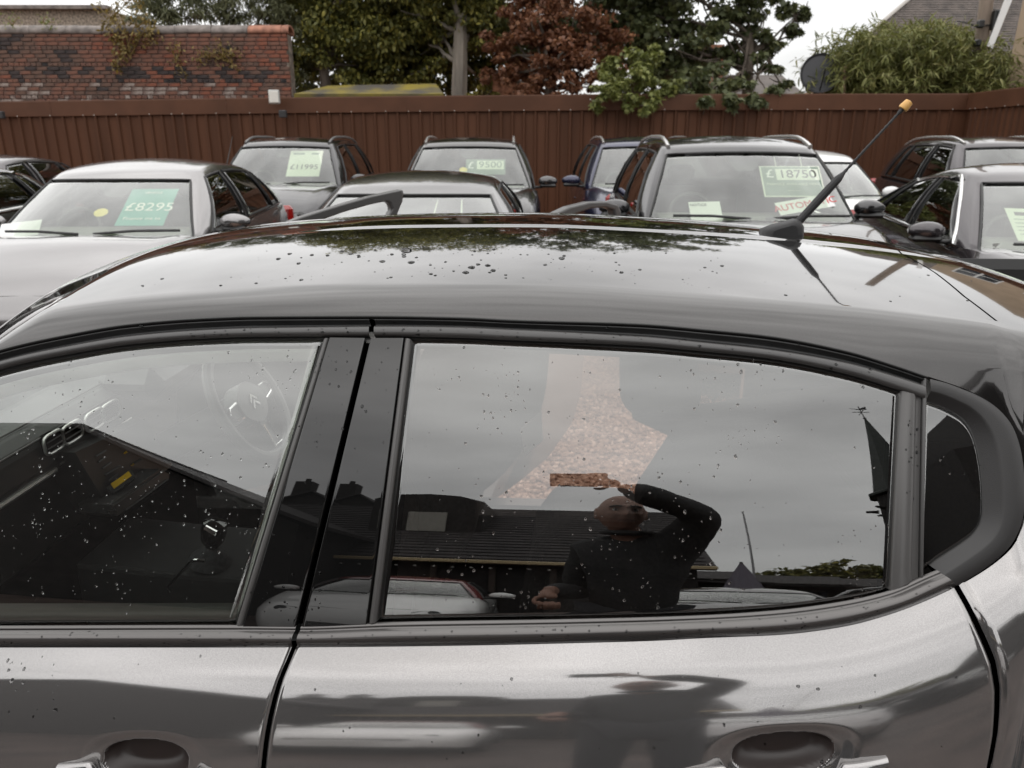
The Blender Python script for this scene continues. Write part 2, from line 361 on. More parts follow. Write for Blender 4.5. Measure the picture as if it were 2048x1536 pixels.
# pillar appliques and strips
def quad(name, tl, tr, bl, br, offs, m, n=14, k=16, thick=0.0, axis='x'):
    """offs across the width"""
    a = lin(tl, bl, k); b = lin(tr, br, k); return poly_band(name, a, b, offs, m, thick=thick)
FLAT = [(0, -.008), (.012, -.003), (.016, -.0006), (.022, -.0001), (.03, 0), (.06, 0), (.25, 0), (.5, 0), (.75, 0), (.94, 0), (.97, 0), (.978, -.0001), (.984, -.0006), (.988, -.003), (1, -.008)]
def gp(f, y, dx=0.): return (float(f(y))+dx, y)
quad('pillar_trim', (658, 675), gp(gapL, 676), (484, 1253.5), gp(gapL, 1253.5), FLAT, M_GLOSSBLK)
quad('pillar_trim', gp(gapR, 676), (808, 676), gp(gapR, 1252.5), (735, 1248), FLAT, M_GLOSSBLK)
quad('pillar_strip', (644.5, 677), (658.5, 675), (469, 1252), (484.5, 1253), [(0, -.007), (.2, -.002), (.5, -.0005), (.8, -.002), (1, -.009)], M_STRIP)
quad('pillar_strip', (807.5, 676), (822.5, 678), (734.5, 1248), (752, 1246), [(0, -.010), (.12, -.008), (.2, -.001), (.55, .001), (.85, -.001), (1, -.008)], M_STRIP)
quad('window_divider', (1804, 781), (1846, 787), (1783, 1184), (1841, 1155), [(0, -.008), (.06, -.002), (.3, -.0005), (.55, .001), (.72, -.003), (.78, -.005), (.95, -.003), (1, -.009)], M_STRIP)
quad('pillar_strip', (1847, 754), (1856.5, 757), (1841.5, 1156), (1848.5, 1150), [(0, -.008), (.3, .0), (.7, .0), (1, -.010)], M_SATIN)
# quarter window
qo = [(1858, 757), (1890, 765), (1920, 776), (1960, 793), (1996, 817), (2024, 850), (2041, 895), (2049, 950), (2050, 1010), (2038, 1062), (2012, 1103), (1965, 1141), (1921, 1167), (1913, 1172)]
qi = [(1860.5, 800), (1880, 806), (1905, 817), (1930, 832), (1948, 853), (1961, 885), (1970, 930), (1975, 985), (1974, 1035), (1960, 1066), (1935, 1087), (1905, 1107), (1880, 1124), (1868, 1134)]
qo_s = smooth_line(qo, 60); qi_s = smooth_line(qi, 60)
poly_band('quarter_surround', qo_s, qi_s, [(0, -.005), (.025, .0015), (.05, .0028), (.3, .0034), (.56, .0030), (.61, .0022), (.66, .0), (.85, -.008), (1, -.013)], M_PLAST if False else mat('surround_plastic', (.030, .029, .029), .45, bump=.1, bscale=700))
ql = smooth_line([(1860.5, 800), (1857, 920), (1852, 1060), (1848, 1149)], 24)
ring = np.vstack([smooth_line(qi, 50), [(1858, 1141)], ql[::-1]]); cen = ring.mean(0)
ring = np.vstack([ring, ring[:1]]); tt = np.linspace(0, 1, 12); Q = cen+(ring-cen)[:, None]*tt[None, :, None]*1.01
QG = grid('quarter_glass', on_glass(Q[..., 0], Q[..., 1], np.full(Q.shape[:2], -.012)), M_TINT, CAR, thick=.0035)
bm = bmesh.new(); bm.from_mesh(QG.data); bmesh.ops.remove_doubles(bm, verts=bm.verts, dist=1e-5); bm.to_mesh(QG.data); bm.free()
# waist trim
offs_t = [(0, -.004), (.05, .0015), (.13, .002), (.16, -.001), (.2, .0045), (.27, .010), (.34, .0128), (.42, .0142), (.50, .0143), (.58, .013), (.75, .0085), (.96, .002), (1, -.005)]
def trim_line(x0, x1, gx0, gx1, n):
    B = np.stack([np.linspace(x0, x1, n), TRIM(np.linspace(x0, x1, n))], -1); g = np.linspace(gx0, gx1, n); return np.stack([g, GB(g)+.5], -1), B
a, b = trim_line(-880, 587, -900, 592, 60); poly_band('waist_trim', a, b, offs_t, M_TRIM)
a, b = trim_line(597, 1912, 602, 1876, 80); poly_band('waist_trim', a, b, offs_t, M_TRIM)
# ---- sheet metal below the trim ----
gB = [(596, 1256), (589, 1293), (574, 1328), (559, 1364), (548, 1400), (539, 1438), (530, 1490), (525, 1536)]
gC = [(1906, 1160), (1917, 1178), (1938, 1215), (1957, 1254), (1975, 1293), (1989, 1328), (1998, 1381), (1997, 1430), (1994, 1470), (1982, 1536)]
def gap_us(pts):
    q = np.array([metal_at(*p) for p in pts]); q = q[np.argsort(q[:, 1])]; return q
qB, qC = gap_us(gB), gap_us(gC)
def uB(s): return np.where(s <= qB[-1, 1], np.interp(s, qB[:, 1], qB[:, 0]), qB[-1, 0]-.03*(1-np.exp(-(s-qB[-1, 1])*6)))
def uC(s):
    e = np.maximum(s-qC[-1, 1], 0); return np.interp(s, qC[:, 1], qC[:, 0])-.30*e-.25*e*e
fill_depth = {}
HANDLES = [(286, 1527, 88, 42), (1567, 1515, 103, 43)]   # pixel centre and half-size of the two grip recesses
hsurf = []
for hx, hy, ha, hb in HANDLES:
    u0, s0 = metal_at(hx, min(hy, 1545)); u1, _ = metal_at(hx+ha, min(hy, 1545)); _, s1 = metal_at(hx, hy-hb)
    hsurf.append((u0, s0, abs(u1-u0), abs(s0-s1)))
def metal_grid(name, ufa, ufb, ns, nu, s0=0.0, s1=.86, m=M_PAINT, thick=.0, off=0.0):
    S = np.r_[np.linspace(s0, .10, 44), np.linspace(.1024, .30, 84), np.linspace(.31, s1, 40)] if ns == 130 else s0+(s1-s0)*np.linspace(0, 1, ns)**1.35; ns = len(S); A = ufa(S); B = ufb(S); t = np.linspace(0, 1, nu)
    U = A[:, None]*(1-t)+B[:, None]*t; SS = np.broadcast_to(S[:, None], U.shape); C = metal(U.ravel(), SS.ravel()).reshape(ns, nu, 3)
    dpt = np.zeros(U.shape)
    for u0, sc, ru, rs in hsurf:
        r = (np.abs((U-u0)/ru)**2.3+np.abs((SS-sc)/rs)**2.3)**(1/2.3)
        q_ = np.clip((1.55-r)/.55, 0, 1); q2 = np.clip((1.0-r)/.50, 0, 1); dpt += .006*q_*q_*(3-2*q_)+.028*(1-(1-q2)**2.6)
    # edges roll in at the shut lines
    e = np.minimum(np.abs(U-A[:, None]), np.abs(U-B[:, None])); C[..., 1] += dpt+.0045*np.clip(1-e/.006, 0, 1)**2-off
    o = grid(name, to_world(C), m, CAR, thick=thick)
    if ns > 150:
        o.data.materials.append(mat('cup_reflection', (.030, .022, .020), .35)); RR = np.full(U.shape, 9.)  # dark brown of the mirrored ground is put into the recess colour
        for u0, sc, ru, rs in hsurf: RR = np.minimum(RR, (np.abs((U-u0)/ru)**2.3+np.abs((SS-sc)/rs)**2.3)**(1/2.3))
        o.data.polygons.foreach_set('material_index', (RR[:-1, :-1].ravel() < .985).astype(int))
    bm = bmesh.new(); bm.from_mesh(o.data); kill = []
    for f in bm.faces:
        q = to_car(np.array(f.calc_center_median()[:])); 
        if min(math.hypot(q[0]-uw, q[2]-.33) for uw in WHEELS) < .375: kill.append(f)
    if kill: bmesh.ops.delete(bm, geom=kill, context='FACES'); bm.to_mesh(o.data)
    bm.free(); return o
WHEELS = (-1.62, 1.02)
def dense(n, k): return n, k
def ufix(x): return lambda s: np.full_like(s, x)
g = .0035
def edge_cols(fn, d): return lambda s: fn(s)+d
metal_grid('front_door', ufix(-1.42), edge_cols(uB, -g), 130, 420)
metal_grid('rear_door', edge_cols(uB, g), edge_cols(uC, -g), 130, 420)
metal_grid('rear_quarter_panel', edge_cols(uC, g), ufix(1.62), 110, 130, s1=1.0)
metal_grid('front_wing', ufix(-2.35), ufix(-1.428), 60, 60)
for fn in (uB, uC): metal_grid('door_shut', edge_cols(fn, -.03), edge_cols(fn, .03), 40, 6, s0=-.0, m=M_DARK, off=-.016)
# grips
for (hx, hy, ha, hb), (u0, sc, ru, rs) in zip(HANDLES, hsurf):
    x = np.linspace(-1.95, 2.0, 60); U = u0+ru*x; ax_ = np.abs(x); arch = .004-.004*np.clip((ax_-1.2)/.8, 0, 1)**2
    s_top = sc+(.004 if hx < 800 else .014)-.011*np.clip(-x-.6, 0, .6)/.6+.050*(1-np.clip(ax_/1.12, 0, 1)**3.5)+.010*np.clip(ax_-1.1, 0, 1)**1.2; hh = .016-.008*np.clip((ax_-1.3)/.7, 0, 1); th = np.linspace(0, 2*math.pi, 14, endpoint=False)
    s_c = s_top+hh; C = metal(U, s_c)
    P = np.stack([np.stack([np.full(14, U[i]), C[i, 1]-arch[i]-.009*np.cos(th), C[i, 2]+hh[i]*np.sin(th)], -1) for i in range(60)])
    P = np.concatenate([P, P[:, :1]], 1); grid('door_handle', to_world(P), M_PAINT, CAR, ref=to_world(np.array([u0, 3., 2.2])))
    for k in (0, -1):
        F = P[k, :14]; put('door_handle_end', to_world(F), [list(range(14))], M_PAINT, CAR)
# ---- roof, windscreen, pillars ----
ww = np.r_[np.linspace(0, .16, 8), np.linspace(.17, .42, 30), np.linspace(.43, .8, 50), np.linspace(.805, .87, 22), np.linspace(.875, 1.13, 30), np.linspace(1.14, 1.27, 12), np.linspace(1.275, 1.34, 14), np.linspace(1.36, 2, 50)]
def head_u(w):
    v = np.where(w > 1, 2-w, w); return -.99-.10*np.clip((v-.2)/.6, 0, 1)**.7
def tail_u(w):
    v = np.where(w > 1, 2-w, w); return np.interp(v, [0, .45, .55, .7, 1], [.75, .75, .752, .77, .79])
def roof_grid(name, ua, ub, w, nu, m, down=0.0, **k):
    t = np.linspace(0, 1, nu); P = np.zeros((nu, len(w), 3)); A, B = ua(w), ub(w)
    us = np.linspace(-1.76, 1.62, 260); T = np.stack([roof_pt(u, w) for u in us])
    for j in range(len(w)):
        uu = A[j]*(1-t)+B[j]*t
        for c in range(3): P[:, j, c] = np.interp(uu, us, T[:, j, c])
    if down: P[..., 2] -= down
    return grid(name, P, m, CAR, ref=(0.1, 1.6, 6), **k)
cst = lambda x: (lambda w: np.full_like(w, x))
wn, wm, wf = ww[ww <= .4395], ww[(ww >= .432) & (ww <= 1.568)], ww[ww >= 1.56]
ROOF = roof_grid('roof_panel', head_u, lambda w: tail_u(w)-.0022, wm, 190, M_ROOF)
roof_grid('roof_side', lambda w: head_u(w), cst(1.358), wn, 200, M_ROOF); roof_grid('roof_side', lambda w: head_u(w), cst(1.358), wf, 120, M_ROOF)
roof_grid('headliner', lambda w: head_u(w)-.03, lambda w: tail_u(w), np.linspace(.02, 1.98, 60), 40, M_HEAD, down=.045)
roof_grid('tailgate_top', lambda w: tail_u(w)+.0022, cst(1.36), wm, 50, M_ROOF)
roof_grid('roof_shut', lambda w: tail_u(w)-.02, lambda w: tail_u(w)+.02, wm[::3], 4, M_DARK, down=.012)
roof_grid('rear_screen', cst(1.365), cst(1.6), ww[::2], 12, M_GLOSSBLK)
wsc = ww[(ww > .43) & (ww < 1.57)]
roof_grid('windscreen', cst(-1.74), lambda w: head_u(w)-.006, wsc, 40, M_CLEAR, thick=.004)
roof_grid('windscreen_seal', lambda w: head_u(w)-.02, lambda w: head_u(w), wsc, 3, M_RUBBER, down=.006)
roof_grid('front_pillar', cst(-1.74), lambda w: head_u(w)-.001, ww[ww <= .43], 40, M_ROOF)
roof_grid('front_pillar', cst(-1.74), lambda w: head_u(w)-.001, ww[ww >= 1.57], 40, M_ROOF)
# bonnet, far flank, underside: enough that the car is whole from a step aside
def carbox(name, c, d, m, bev=.02, parent=CAR):
    mb = MB(); mb.box((0, 0, 0), d, bev=bev); o = mb.build(name, m, parent, smooth=True); o.matrix_basis = Matrix.Translation(to_world(np.array(c, float)))@Matrix.Rotation(-YAWC, 4, 'Z'); return o
U = np.linspace(-2.35, -1.70, 24); Vv = np.linspace(.02, 2*VC-.02, 30)
gu, gv = np.meshgrid(U, Vv, indexing='ij'); zt = np.interp(gu, [-2.35, -2.2, -1.7], [.80, .90, .985]); cr = 1-((gv-VC)/VC)**2
grid('bonnet', to_world(np.stack([gu+.0*gv, gv, zt+.06*cr*np.clip((gu+2.4)/.25, 0, 1)], -1)), M_PAINT, CAR, ref=(0, 1.8, 6), thick=.01)
carbox('front_bumper', (-2.36, VC, .56), (.22, 1.60, .56), M_PAINT, .04); carbox('rear_bumper', (1.60, VC, .52), (.16, 1.56, .50), M_PAINT, .03)
carbox('floor_pan', (-.35, VC, .30), (3.7, 1.55, .06), M_DARK, .01); carbox('tailgate', (1.52, VC, .95), (.10, 1.40, .36), M_PAINT, .02)
carbox('far_sill', (-.40, 1.66, .36), (2.1, .12, .16), M_PAINT, .03); carbox('far_wing', (-1.92, 1.64, .72), (.95, .10, .50), M_PAINT, .04)
carbox('far_quarter', (1.12, 1.56, .80), (.86, .12, .56), M_PAINT, .04)
def leaning(name, pts, r, m, n=8):
    mb = MB(); mb.tube(to_world(np.array(pts, float)), r, n); return mb.build(name, m, CAR, smooth=True)
leaning('far_pillar', [(-.33, 1.64, .38), (-.30, 1.62, .95), (-.24, 1.46, 1.46)], .05, M_SATIN)
leaning('far_rail', [(-1.5, 1.58, 1.04), (-1.1, 1.5, 1.30), (-.8, 1.46, 1.44), (-.2, 1.45, 1.485), (.5, 1.46, 1.44), (.95, 1.5, 1.25), (1.1, 1.56, 1.02)], .03, M_HEAD)
for u in WHEELS:
    carbox('wheel_well', (u, VC, .36), (.80, 1.36, .70), M_DARK, .05)
    for v in (.0, 1.63):
        mb = MB(); sgn = -1 if v < .5 else 1
        mb.lathe([(.20, -.10), (.31, -.10), (.33, -.06), (.33, .06), (.31, .10), (.20, .10)], (0, 0, 0), EV*sgn, 28); o = mb.build('wheel', M_RUBBER, CAR, smooth=True); o.location = to_world(np.array([u, v+.10*-sgn*-1 if False else v+.03*(1 if sgn < 0 else -1), .33]))
        th = np.linspace(-.25, math.pi+.25, 30); mb = MB(); mb.tube(to_world(np.stack([u+.385*np.cos(th), np.full(30, v+(-.062 if sgn < 0 else .03)), .33+.385*np.sin(th)], -1)), .022, 8); mb.build('wheel_arch', M_PLAST, CAR, smooth=True)
        mb = MB(); mb.lathe([(.04, .06), (.19, .08), (.20, .10), (.19, .02)], (0, 0, 0), EV*sgn, 20); mb.build('rim', M_STRIP, o, smooth=True)
gu, gv = np.meshgrid(np.linspace(-1.80, -1.42, 8), np.linspace(.0, 2*VC, 20), indexing='ij'); grid('cowl_panel', to_world(np.stack([gu, gv, .955+.05*(1-((gv-VC)/VC)**2)+.03*(gu+1.8)], -1)), M_PLAST, CAR, ref=(0, 1.8, 6), thick=.01)
# ---- aerial ----
ab = car_plane(1562, 478, (0, 1, 0), .80); at_ = lambda x, y: car_plane(x, y, (0, 1, 0), .80)
prof = np.array([at_(*p) for p in [(1514, 472), (1522, 458), (1545, 449), (1570, 443), (1588, 437), (1600, 441), (1606, 452), (1606, 468), (1604, 492), (1570, 490), (1530, 484)]])
cy = prof.mean(0); rows = []
for sgn, sc in [(-1, .55), (-.9, .8), (-.6, .95), (-.25, 1.0), (.25, 1.0), (.6, .95), (.9, .8), (1, .55)]:
    rows.append(cy+(prof-cy)*np.array([sc, sc, sc])*np.array([1, 1, 1])+EV*.024*sgn)
rows = np.array(rows); rows = np.concatenate([rows, rows[:, :1]], 1)
AER = grid('aerial_base', rows, M_PLAST, CAR, ref=(0, -9, 2))
for k in (0, -1): put('aerial_base_side', rows[k, :-1], [list(range(rows.shape[1]-1))], M_PLAST, AER, smooth=False)
am = MB(); p0, p1 = at_(1595, 446), at_(1806, 217); tt = np.linspace(0, 1, 60)
am.tube(p0+(p1-p0)*tt[:, None], np.interp(tt, [0, .02, .25, .40, .42, .46, .95, .97, 1], [.0085, .0088, .0095, .0085, .0065, .0030, .0026, .0046, .0046])+.0005*np.sin(tt*150)*(tt > .46)*(tt < .95), 10); am.build('aerial_mast', M_PLAST, AER, smooth=True)
ax = (p1-p0)/np.linalg.norm(p1-p0); am = MB(); am.lathe([(.0095, 0), (.0105, .004), (.0092, .014), (.0085, .019), (.003, .021)], p1-ax*.002, ax, 14); am.build('aerial_tip', mat('amber_plastic', (.74, .42, .13), .4), AER, smooth=True)
# ---- far doors standing open ----
def far_door(hinge_uv, ang, outer, inner, name, lbl, glass_in, low=None):
    n = np.array([-math.sin(ang), math.cos(ang), 0]); k = n@np.array([*hinge_uv, 0]); dirv = np.array([math.cos(ang), math.sin(ang), 0])
    O = np.array([car_plane(x, y, n, k) for x, y in outer]); I = np.array([car_plane(x, y, n, k) for x, y in inner])
    nw = to_world(n)-ORG; T = .045
    V = np.vstack([O, I, O+nw*T, I+nw*T]); m_ = len(O); F = []
    for i in range(m_-1): F += [(i, i+1, m_+i+1, m_+i), (2*m_+i, 3*m_+i, 3*m_+i+1, 2*m_+i+1), (i, 2*m_+i, 2*m_+i+1, i+1), (m_+i, m_+i+1, 3*m_+i+1, 3*m_+i)]
    o = put(name, V, F, M_SATIN, CAR, smooth=False); b = o.modifiers.new('bevel', 'BEVEL'); b.width = .008; b.segments = 2
    hw = to_world(np.array([*hinge_uv, 0.])); L = glass_in; d = dirv[0]*EU+dirv[1]*EV
    mb = MB(); Q = [hw+d*x+np.array([0, 0, z]) for x, z in [(0, .36), (L-.05, .36), (L, .62), (L, 1.02), (0, 1.0)]]
    if low: Q = [hw+np.array([0, 0, 1.0]), hw+np.array([0, 0, .36])]+[car_plane(x, y, n, k) for x, y in low]
    mb.prism(np.array(Q), nw*(.12 if not low else .07)); mb.build('door_lower', M_PAINT, o); o['label'] = lbl
    if low: return o
    mb = MB(); mb.prism(np.array([q+nw*-.02 for q in [hw+d*x+np.array([0, 0, z]) for x, z in [(.06, .42), (L-.1, .42), (L-.06, .98), (.06, .96)]]]), nw*-.025); mb.build('door_card', M_PLAST, o)
    return o
far_door((-1.40, 1.62), R(36), [(470, 520), (520, 470), (600, 435), (680, 410), (740, 393), (806, 379), (809, 386), (806, 403), (795, 430), (775, 520)],
         [(500, 520), (548, 480), (622, 448), (690, 424), (740, 410), (772, 403), (780, 408), (784, 420), (770, 446), (752, 520)], 'open_front_door', 'far front door standing open', 1.02)
far_door((-.30, 1.62), R(42), [(1060, 520), (1085, 450), (1110, 428), (1140, 414), (1180, 404), (1215, 403), (1238, 410), (1244, 424), (1240, 450), (1225, 520)],
         [(1095, 520), (1110, 465), (1130, 442), (1155, 427), (1185, 417), (1212, 415), (1228, 420), (1230, 430), (1226, 455), (1208, 520)], 'open_rear_door', 'far rear door standing open', .92, [(950, 1020), (984, 1003), (1040, 962), (1096, 915), (1143, 848), (1161, 790), (1166, 730), (1175, 660)])
# ---------- inside the near car ----------
def extrude_v(name, prof, v0, v1, m, parent=CAR, bev=.012):
    P = np.array([[u, v0, z] for u, z in prof], float); mb = MB(); mb.prism(to_world(P), EV*(v1-v0)); o = mb.build(name, m, parent)
    if bev: b = o.modifiers.new('bevel', 'BEVEL'); b.width = bev; b.segments = 2
    return o
M_DASH = mat('dash_plastic', (.055, .055, .055), .36)
M_SEAT = mat('seat_cloth', (.05, .05, .052), .9, var=.25, vscale=90)
M_CABIN_D = mat('dark_cabin_trim', (.02, .02, .02), .8)
DASH = extrude_v('dashboard', [(-1.60, .98), (-1.42, 1.045), (-1.24, 1.075), (-1.195, 1.045), (-1.19, .965), (-1.21, .94), (-1.25, .92), (-1.30, .62), (-1.60, .58)], .20, 1.50, M_DASH)
def dbar(name, u, z, v0, v1, r, m, par=DASH):
    mb = MB(); mb.tube(to_world(np.array([[u, v, z] for v in np.linspace(v0, v1, 6)])), r, 8); return mb.build(name, m, par, smooth=True)
M_SILV = mat('satin_silver', (.80, .80, .78), .3, .7)
dbar('dash_strip', -1.196, .954, .21, .74, .008, M_SILV); dbar('dash_strip', -1.196, .960, .76, 1.10, .0038, M_SILV)
dbar('dash_edge', -1.20, 1.048, .21, 1.10, .0028, M_STRIP); dbar('dash_edge', -1.245, 1.077, .21, 1.48, .0026, M_STRIP); dbar('dash_edge', -1.197, 1.0, .21, .6, .0026, M_STRIP)
def on_u(x, y, u): return car_plane(x, y, (1, 0, 0), u)
for (x, y), hv in [((108, 884), .036), ((145, 864), .040), ((190, 839), .042), ((221, 822), .042)]:
    c0 = on_u(x, y, -1.183); a_ = np.linspace(0, 2*math.pi, 40, endpoint=False); sq = lambda t: np.sign(t)*np.abs(t)**.5
    P = np.array([c0+EV*hv*sq(math.cos(t))+np.array([0, 0, 1.])*.024*sq(math.sin(t)) for t in a_]); mb = MB(); mb.tube(P, .0042, 7, closed=True); v = mb.build('air_vent', M_SILV, DASH, smooth=True)
    mb = MB(); mb.prism(c0+(P-c0)*.9, -EU*.03); mb.build('vent_opening', M_DARK, v)
    for dz in (-.008, .008): mb = MB(); mb.tube([c0-EV*hv*.85+np.array([0, 0, dz])+EU*.002, c0+EV*hv*.85+np.array([0, 0, dz])+EU*.002], .0018, 5); mb.build('vent_vane', M_STRIP, v)
# infotainment stack with keys and the yellow sticker
st = np.array([on_u(x, y, -1.15) for x, y in [(150, 905), (292, 838), (345, 930), (225, 1030)]]); mb = MB(); mb.prism(st, -EU*.10); STK = mb.build('centre_stack', M_DASH, DASH)
for (x0, y0, x1, y1) in [(197, 924, 212, 914), (205, 937, 222, 925), (210, 950, 240, 932), (217, 962, 236, 948), (262, 930, 284, 918), (192, 913, 212, 901)]:
    mb = MB(); mb.tube([on_u(x0, y0, -1.148), on_u(x1, y1, -1.148)], .0022, 6); mb.build('key_row', M_STRIP, STK)
LN = np.array([.62, -.42, .66]); LN /= np.linalg.norm(LN)
def on_l(x, y): return car_plane(x, y, LN, LN@to_car(on_u(242, 960, -1.125)))
ln = to_world(LN)-ORG
mb = MB(); mb.prism(np.array([on_l(x, y) for x, y in [(212, 975), (262, 938), (272, 954), (226, 988)]]), -ln*.03); mb.build('sticker_ledge', M_DASH, STK)
mb = MB(); mb.prism(np.array([on_l(x, y) for x, y in [(221, 968), (257, 943), (263, 952), (228, 978)]])+ln*.002, -ln*.002); mb.build('yellow_sticker', mat('yellow_label', (.95, .58, .012), .45), STK)
for (x, y) in [(251, 905), (265, 929)]:
    mb = MB(); mb.prism(np.array([on_u(x+a, y+b, -1.146) for a, b in [(-3, 2), (2, -3), (4, 0), (0, 3)]]), -EU*.002); mb.build('sticker_scrap', mat('yellow_label', (.95, .58, .012), .45), STK)
mb = MB(); mb.prism(np.array([on_u(x, y, -1.10) for x, y in [(222, 1010), (320, 938), (338, 948), (338, 958), (235, 1032), (226, 1028)]]), -EU*.09); TR = mb.build('storage_tray', M_DASH, DASH)
for a, b in [((224, 1012), (330, 940)), ((252, 1020), (336, 958))]:
    mb = MB(); mb.tube([on_u(*a, -1.098), on_u(*b, -1.098)], .0022, 6); mb.build('tray_edge', M_STRIP, TR)
mb = MB(); mb.prism(np.array([on_u(x, y, -1.094) for x, y in [(217, 1022), (230, 1016), (235, 1026), (224, 1030)]]), -EU*.004); mb.build('tray_clip', M_CHROME, TR)
# console and selector
def on_v(x, y, v): return car_plane(x, y, (0, 1, 0), v)
def on_zc(x, y, z): return at_z(x, y, z)
CON = extrude_v('centre_console', [(-1.2, .68), (-.95, .66), (-.55, .64), (-.30, .66), (-.30, .34), (-1.2, .34)], .745, 1.02, M_CABIN_D)
mb = MB(); mb.tube(np.array([on_v(x, y, .70) for x, y in smooth_line([(410, 1122), (388, 1121), (376, 1130), (345, 1163), (337, 1176), (341, 1184)], 30)]), .0045, 8); mb.build('chrome_loop', M_CHROME, CON, smooth=True)
kc = on_v(428, 1060, .80); mb = MB(); mb.lathe([(.012, -.10), (.016, -.05), (.030, -.03), (.034, .0), (.030, .022), (.012, .028)], kc, (.25, 0, 1), 18); KN = mb.build('gear_selector', M_GLOSSBLK, CON, smooth=True)
mb = MB(); mb.prism(np.array([on_v(x, y, .765) for x, y in [(407, 1058), (411, 1052), (433, 1064), (431, 1074)]]), EV*.006); mb.build('selector_badge', M_CHROME, KN)
carbox('rear_interior_trim', (1.15, 1.45, 1.1), (.85, .06, .60), M_CABIN_D, .03)
# steering wheel
wc = on_v(500, 806, 1.20); wn_ = (EU*math.cos(R(28))+np.array([0, 0, 1])*math.sin(R(28))); wu = np.cross(EV, wn_)
if wu[2] < 0: wu = -wu
th = np.linspace(0, 2*math.pi, 48, endpoint=False); ringp = wc+.182*(np.cos(th)[:, None]*EV+np.sin(th)[:, None]*wu*(1-.10*np.clip(-np.sin(th)-.75, 0, 1)[:, None]*2))
mb = MB(); mb.tube(ringp, .0165, 10, closed=True); M_WHEEL = mat('wheel_leather', (.13, .13, .127), .38); SW = mb.build('steering_wheel', M_WHEEL, CAR, smooth=True)
mb = MB(); q = [(math.cos(a)*.078*(1+.1*math.cos(2*a)), math.sin(a)*.066) for a in np.linspace(0, 2*math.pi, 26, endpoint=False)]
mb.prism(np.array([wc+EV*a+wu*b+wn_*.012 for a, b in q]), -wn_*.05); mb.build('airbag_boss', M_WHEEL, SW)
for sgn in (-1, 1):
    mb = MB(); mb.prism(np.array([wc+EV*a*sgn+wu*b+wn_*.004 for a, b in [(.06, .03), (.175, .025), (.178, -.02), (.06, -.03)]]), -wn_*.02); sp = mb.build('spoke', M_DASH, SW)
    mb = MB(); mb.tube(np.array([wc+EV*a*sgn+wu*b+wn_*.008 for a, b in [(.085, .028), (.135, .026), (.15, .008), (.14, -.012), (.09, -.02)]]), .0035, 6); mb.build('spoke_trim', M_CHROME, sp, smooth=True)
mb = MB(); mb.prism(np.array([wc+EV*a+wu*b+wn_*.004 for a, b in [(-.02, -.05), (.02, -.05), (.03, -.17), (-.03, -.17)]]), -wn_*.02); lo = mb.build('spoke', M_DASH, SW)
mb = MB(); mb.tube(np.array([wc+EV*a+wu*b+wn_*.008 for a, b in [(-.02, -.075), (-.026, -.15), (.026, -.15), (.02, -.075)]]), .004, 6); mb.build('spoke_trim', M_CHROME, lo, smooth=True)
for dz in (.010, -.010):   # double chevron emblem
    mb = MB(); pts = [(-.022, -.012), (0, .006), (.022, -.012), (.022, -.004), (0, .015), (-.022, -.004)]
    mb.prism(np.array([wc+EV*a+wu*(b+dz)+wn_*.0135 for a, b in pts]), wn_*.003); mb.build('chevron', M_CHROME, SW)
mb = MB(); mb.tube([wc-wn_*.02, wc-wn_*.34], .05, 14); mb.build('steering_column', M_DASH, SW, smooth=True)
mb = MB(); mb.box((0, 0, 0), (.20, .34, .10), bev=.04); bn = mb.build('instrument_hood', M_DASH, DASH, smooth=True); bn.matrix_basis = Matrix.Translation(to_world(np.array([-1.17, 1.22, 1.07])))@Matrix.Rotation(-YAWC, 4, 'Z')
# pale liner round the inside of the front door opening
M_LINER = mat('pale_liner', (.40, .405, .38), .9)
px_band('window_liner', np.linspace(-560, 622, 60), lambda x: L4(x)-4, lambda x: L4(x)+34-.010*np.maximum(-x, 0), [(0, -.035), (.5, -.030), (.55, -.034), (1, -.038)], M_LINER, thick=.004)
quad('window_liner', (606, 690), (642, 682), (452, 1240), (466, 1240), [(0, -.038), (.3, -.034), (.35, -.030), (1, -.035)], M_RUBBER if False else M_LINER, thick=.004)
px_band('window_liner', np.linspace(-500, 466, 40), lambda x: GB(x)-22, lambda x: GB(x)+4, [(0, -.05), (.4, -.03), (1, -.028)], mat('inner_sill', (.055, .057, .05), .6), thick=.004)
# seats
def seat(name, u, v, w, m, lab=None):
    s = extrude_v(name, [(u-.02, .52), (u+.02, 1.02), (u+.13, 1.05), (u+.17, .95), (u+.12, .50)], v-w/2, v+w/2, m, bev=.05)
    extrude_v('seat_cushion', [(u-.48, .50), (u-.45, .58), (u-.05, .55), (u+.05, .45), (u-.46, .40)], v-w/2, v+w/2, m, s, bev=.04)
    extrude_v('headrest', [(u+.06, 1.07), (u+.07, 1.22), (u+.13, 1.24), (u+.18, 1.20), (u+.16, 1.08)], v-.12, v+.12, m, s, bev=.03); return s
seat('front_seat', -.42, .44, .48, M_SEAT)
def traced(name, pts, v, dv, m, par=CAR, bev=.03):
    mb = MB(); mb.prism(np.array([on_v(x, y, v) for x, y in pts]), EV*dv); o = mb.build(name, m, par); b = o.modifiers.new('bevel', 'BEVEL'); b.width = bev; b.segments = 3; return o
DS = traced('front_seat', smooth_line([(1100, 690), (1092, 780), (1075, 848), (1040, 915), (1000, 962), (950, 1003)], 14).tolist()+[(955, 1060), (850, 1230), (650, 1230), (760, 900), (850, 690)], 1.05, .36, M_SEAT)
traced('window_glint', [(1040, 858), (1083, 820), (1086, 880), (1050, 910)], .872, -.004, mat('white_card', (.75, .75, .74), .7), DS, bev=.001)  # white quad put on the seat for light reflected through the far window
RS = traced('rear_seat', [(1075, 1012), (1112, 962), (1190, 968), (1265, 970), (1300, 1060), (1330, 1250), (1030, 1250)], 1.22, -.25, M_SEAT)
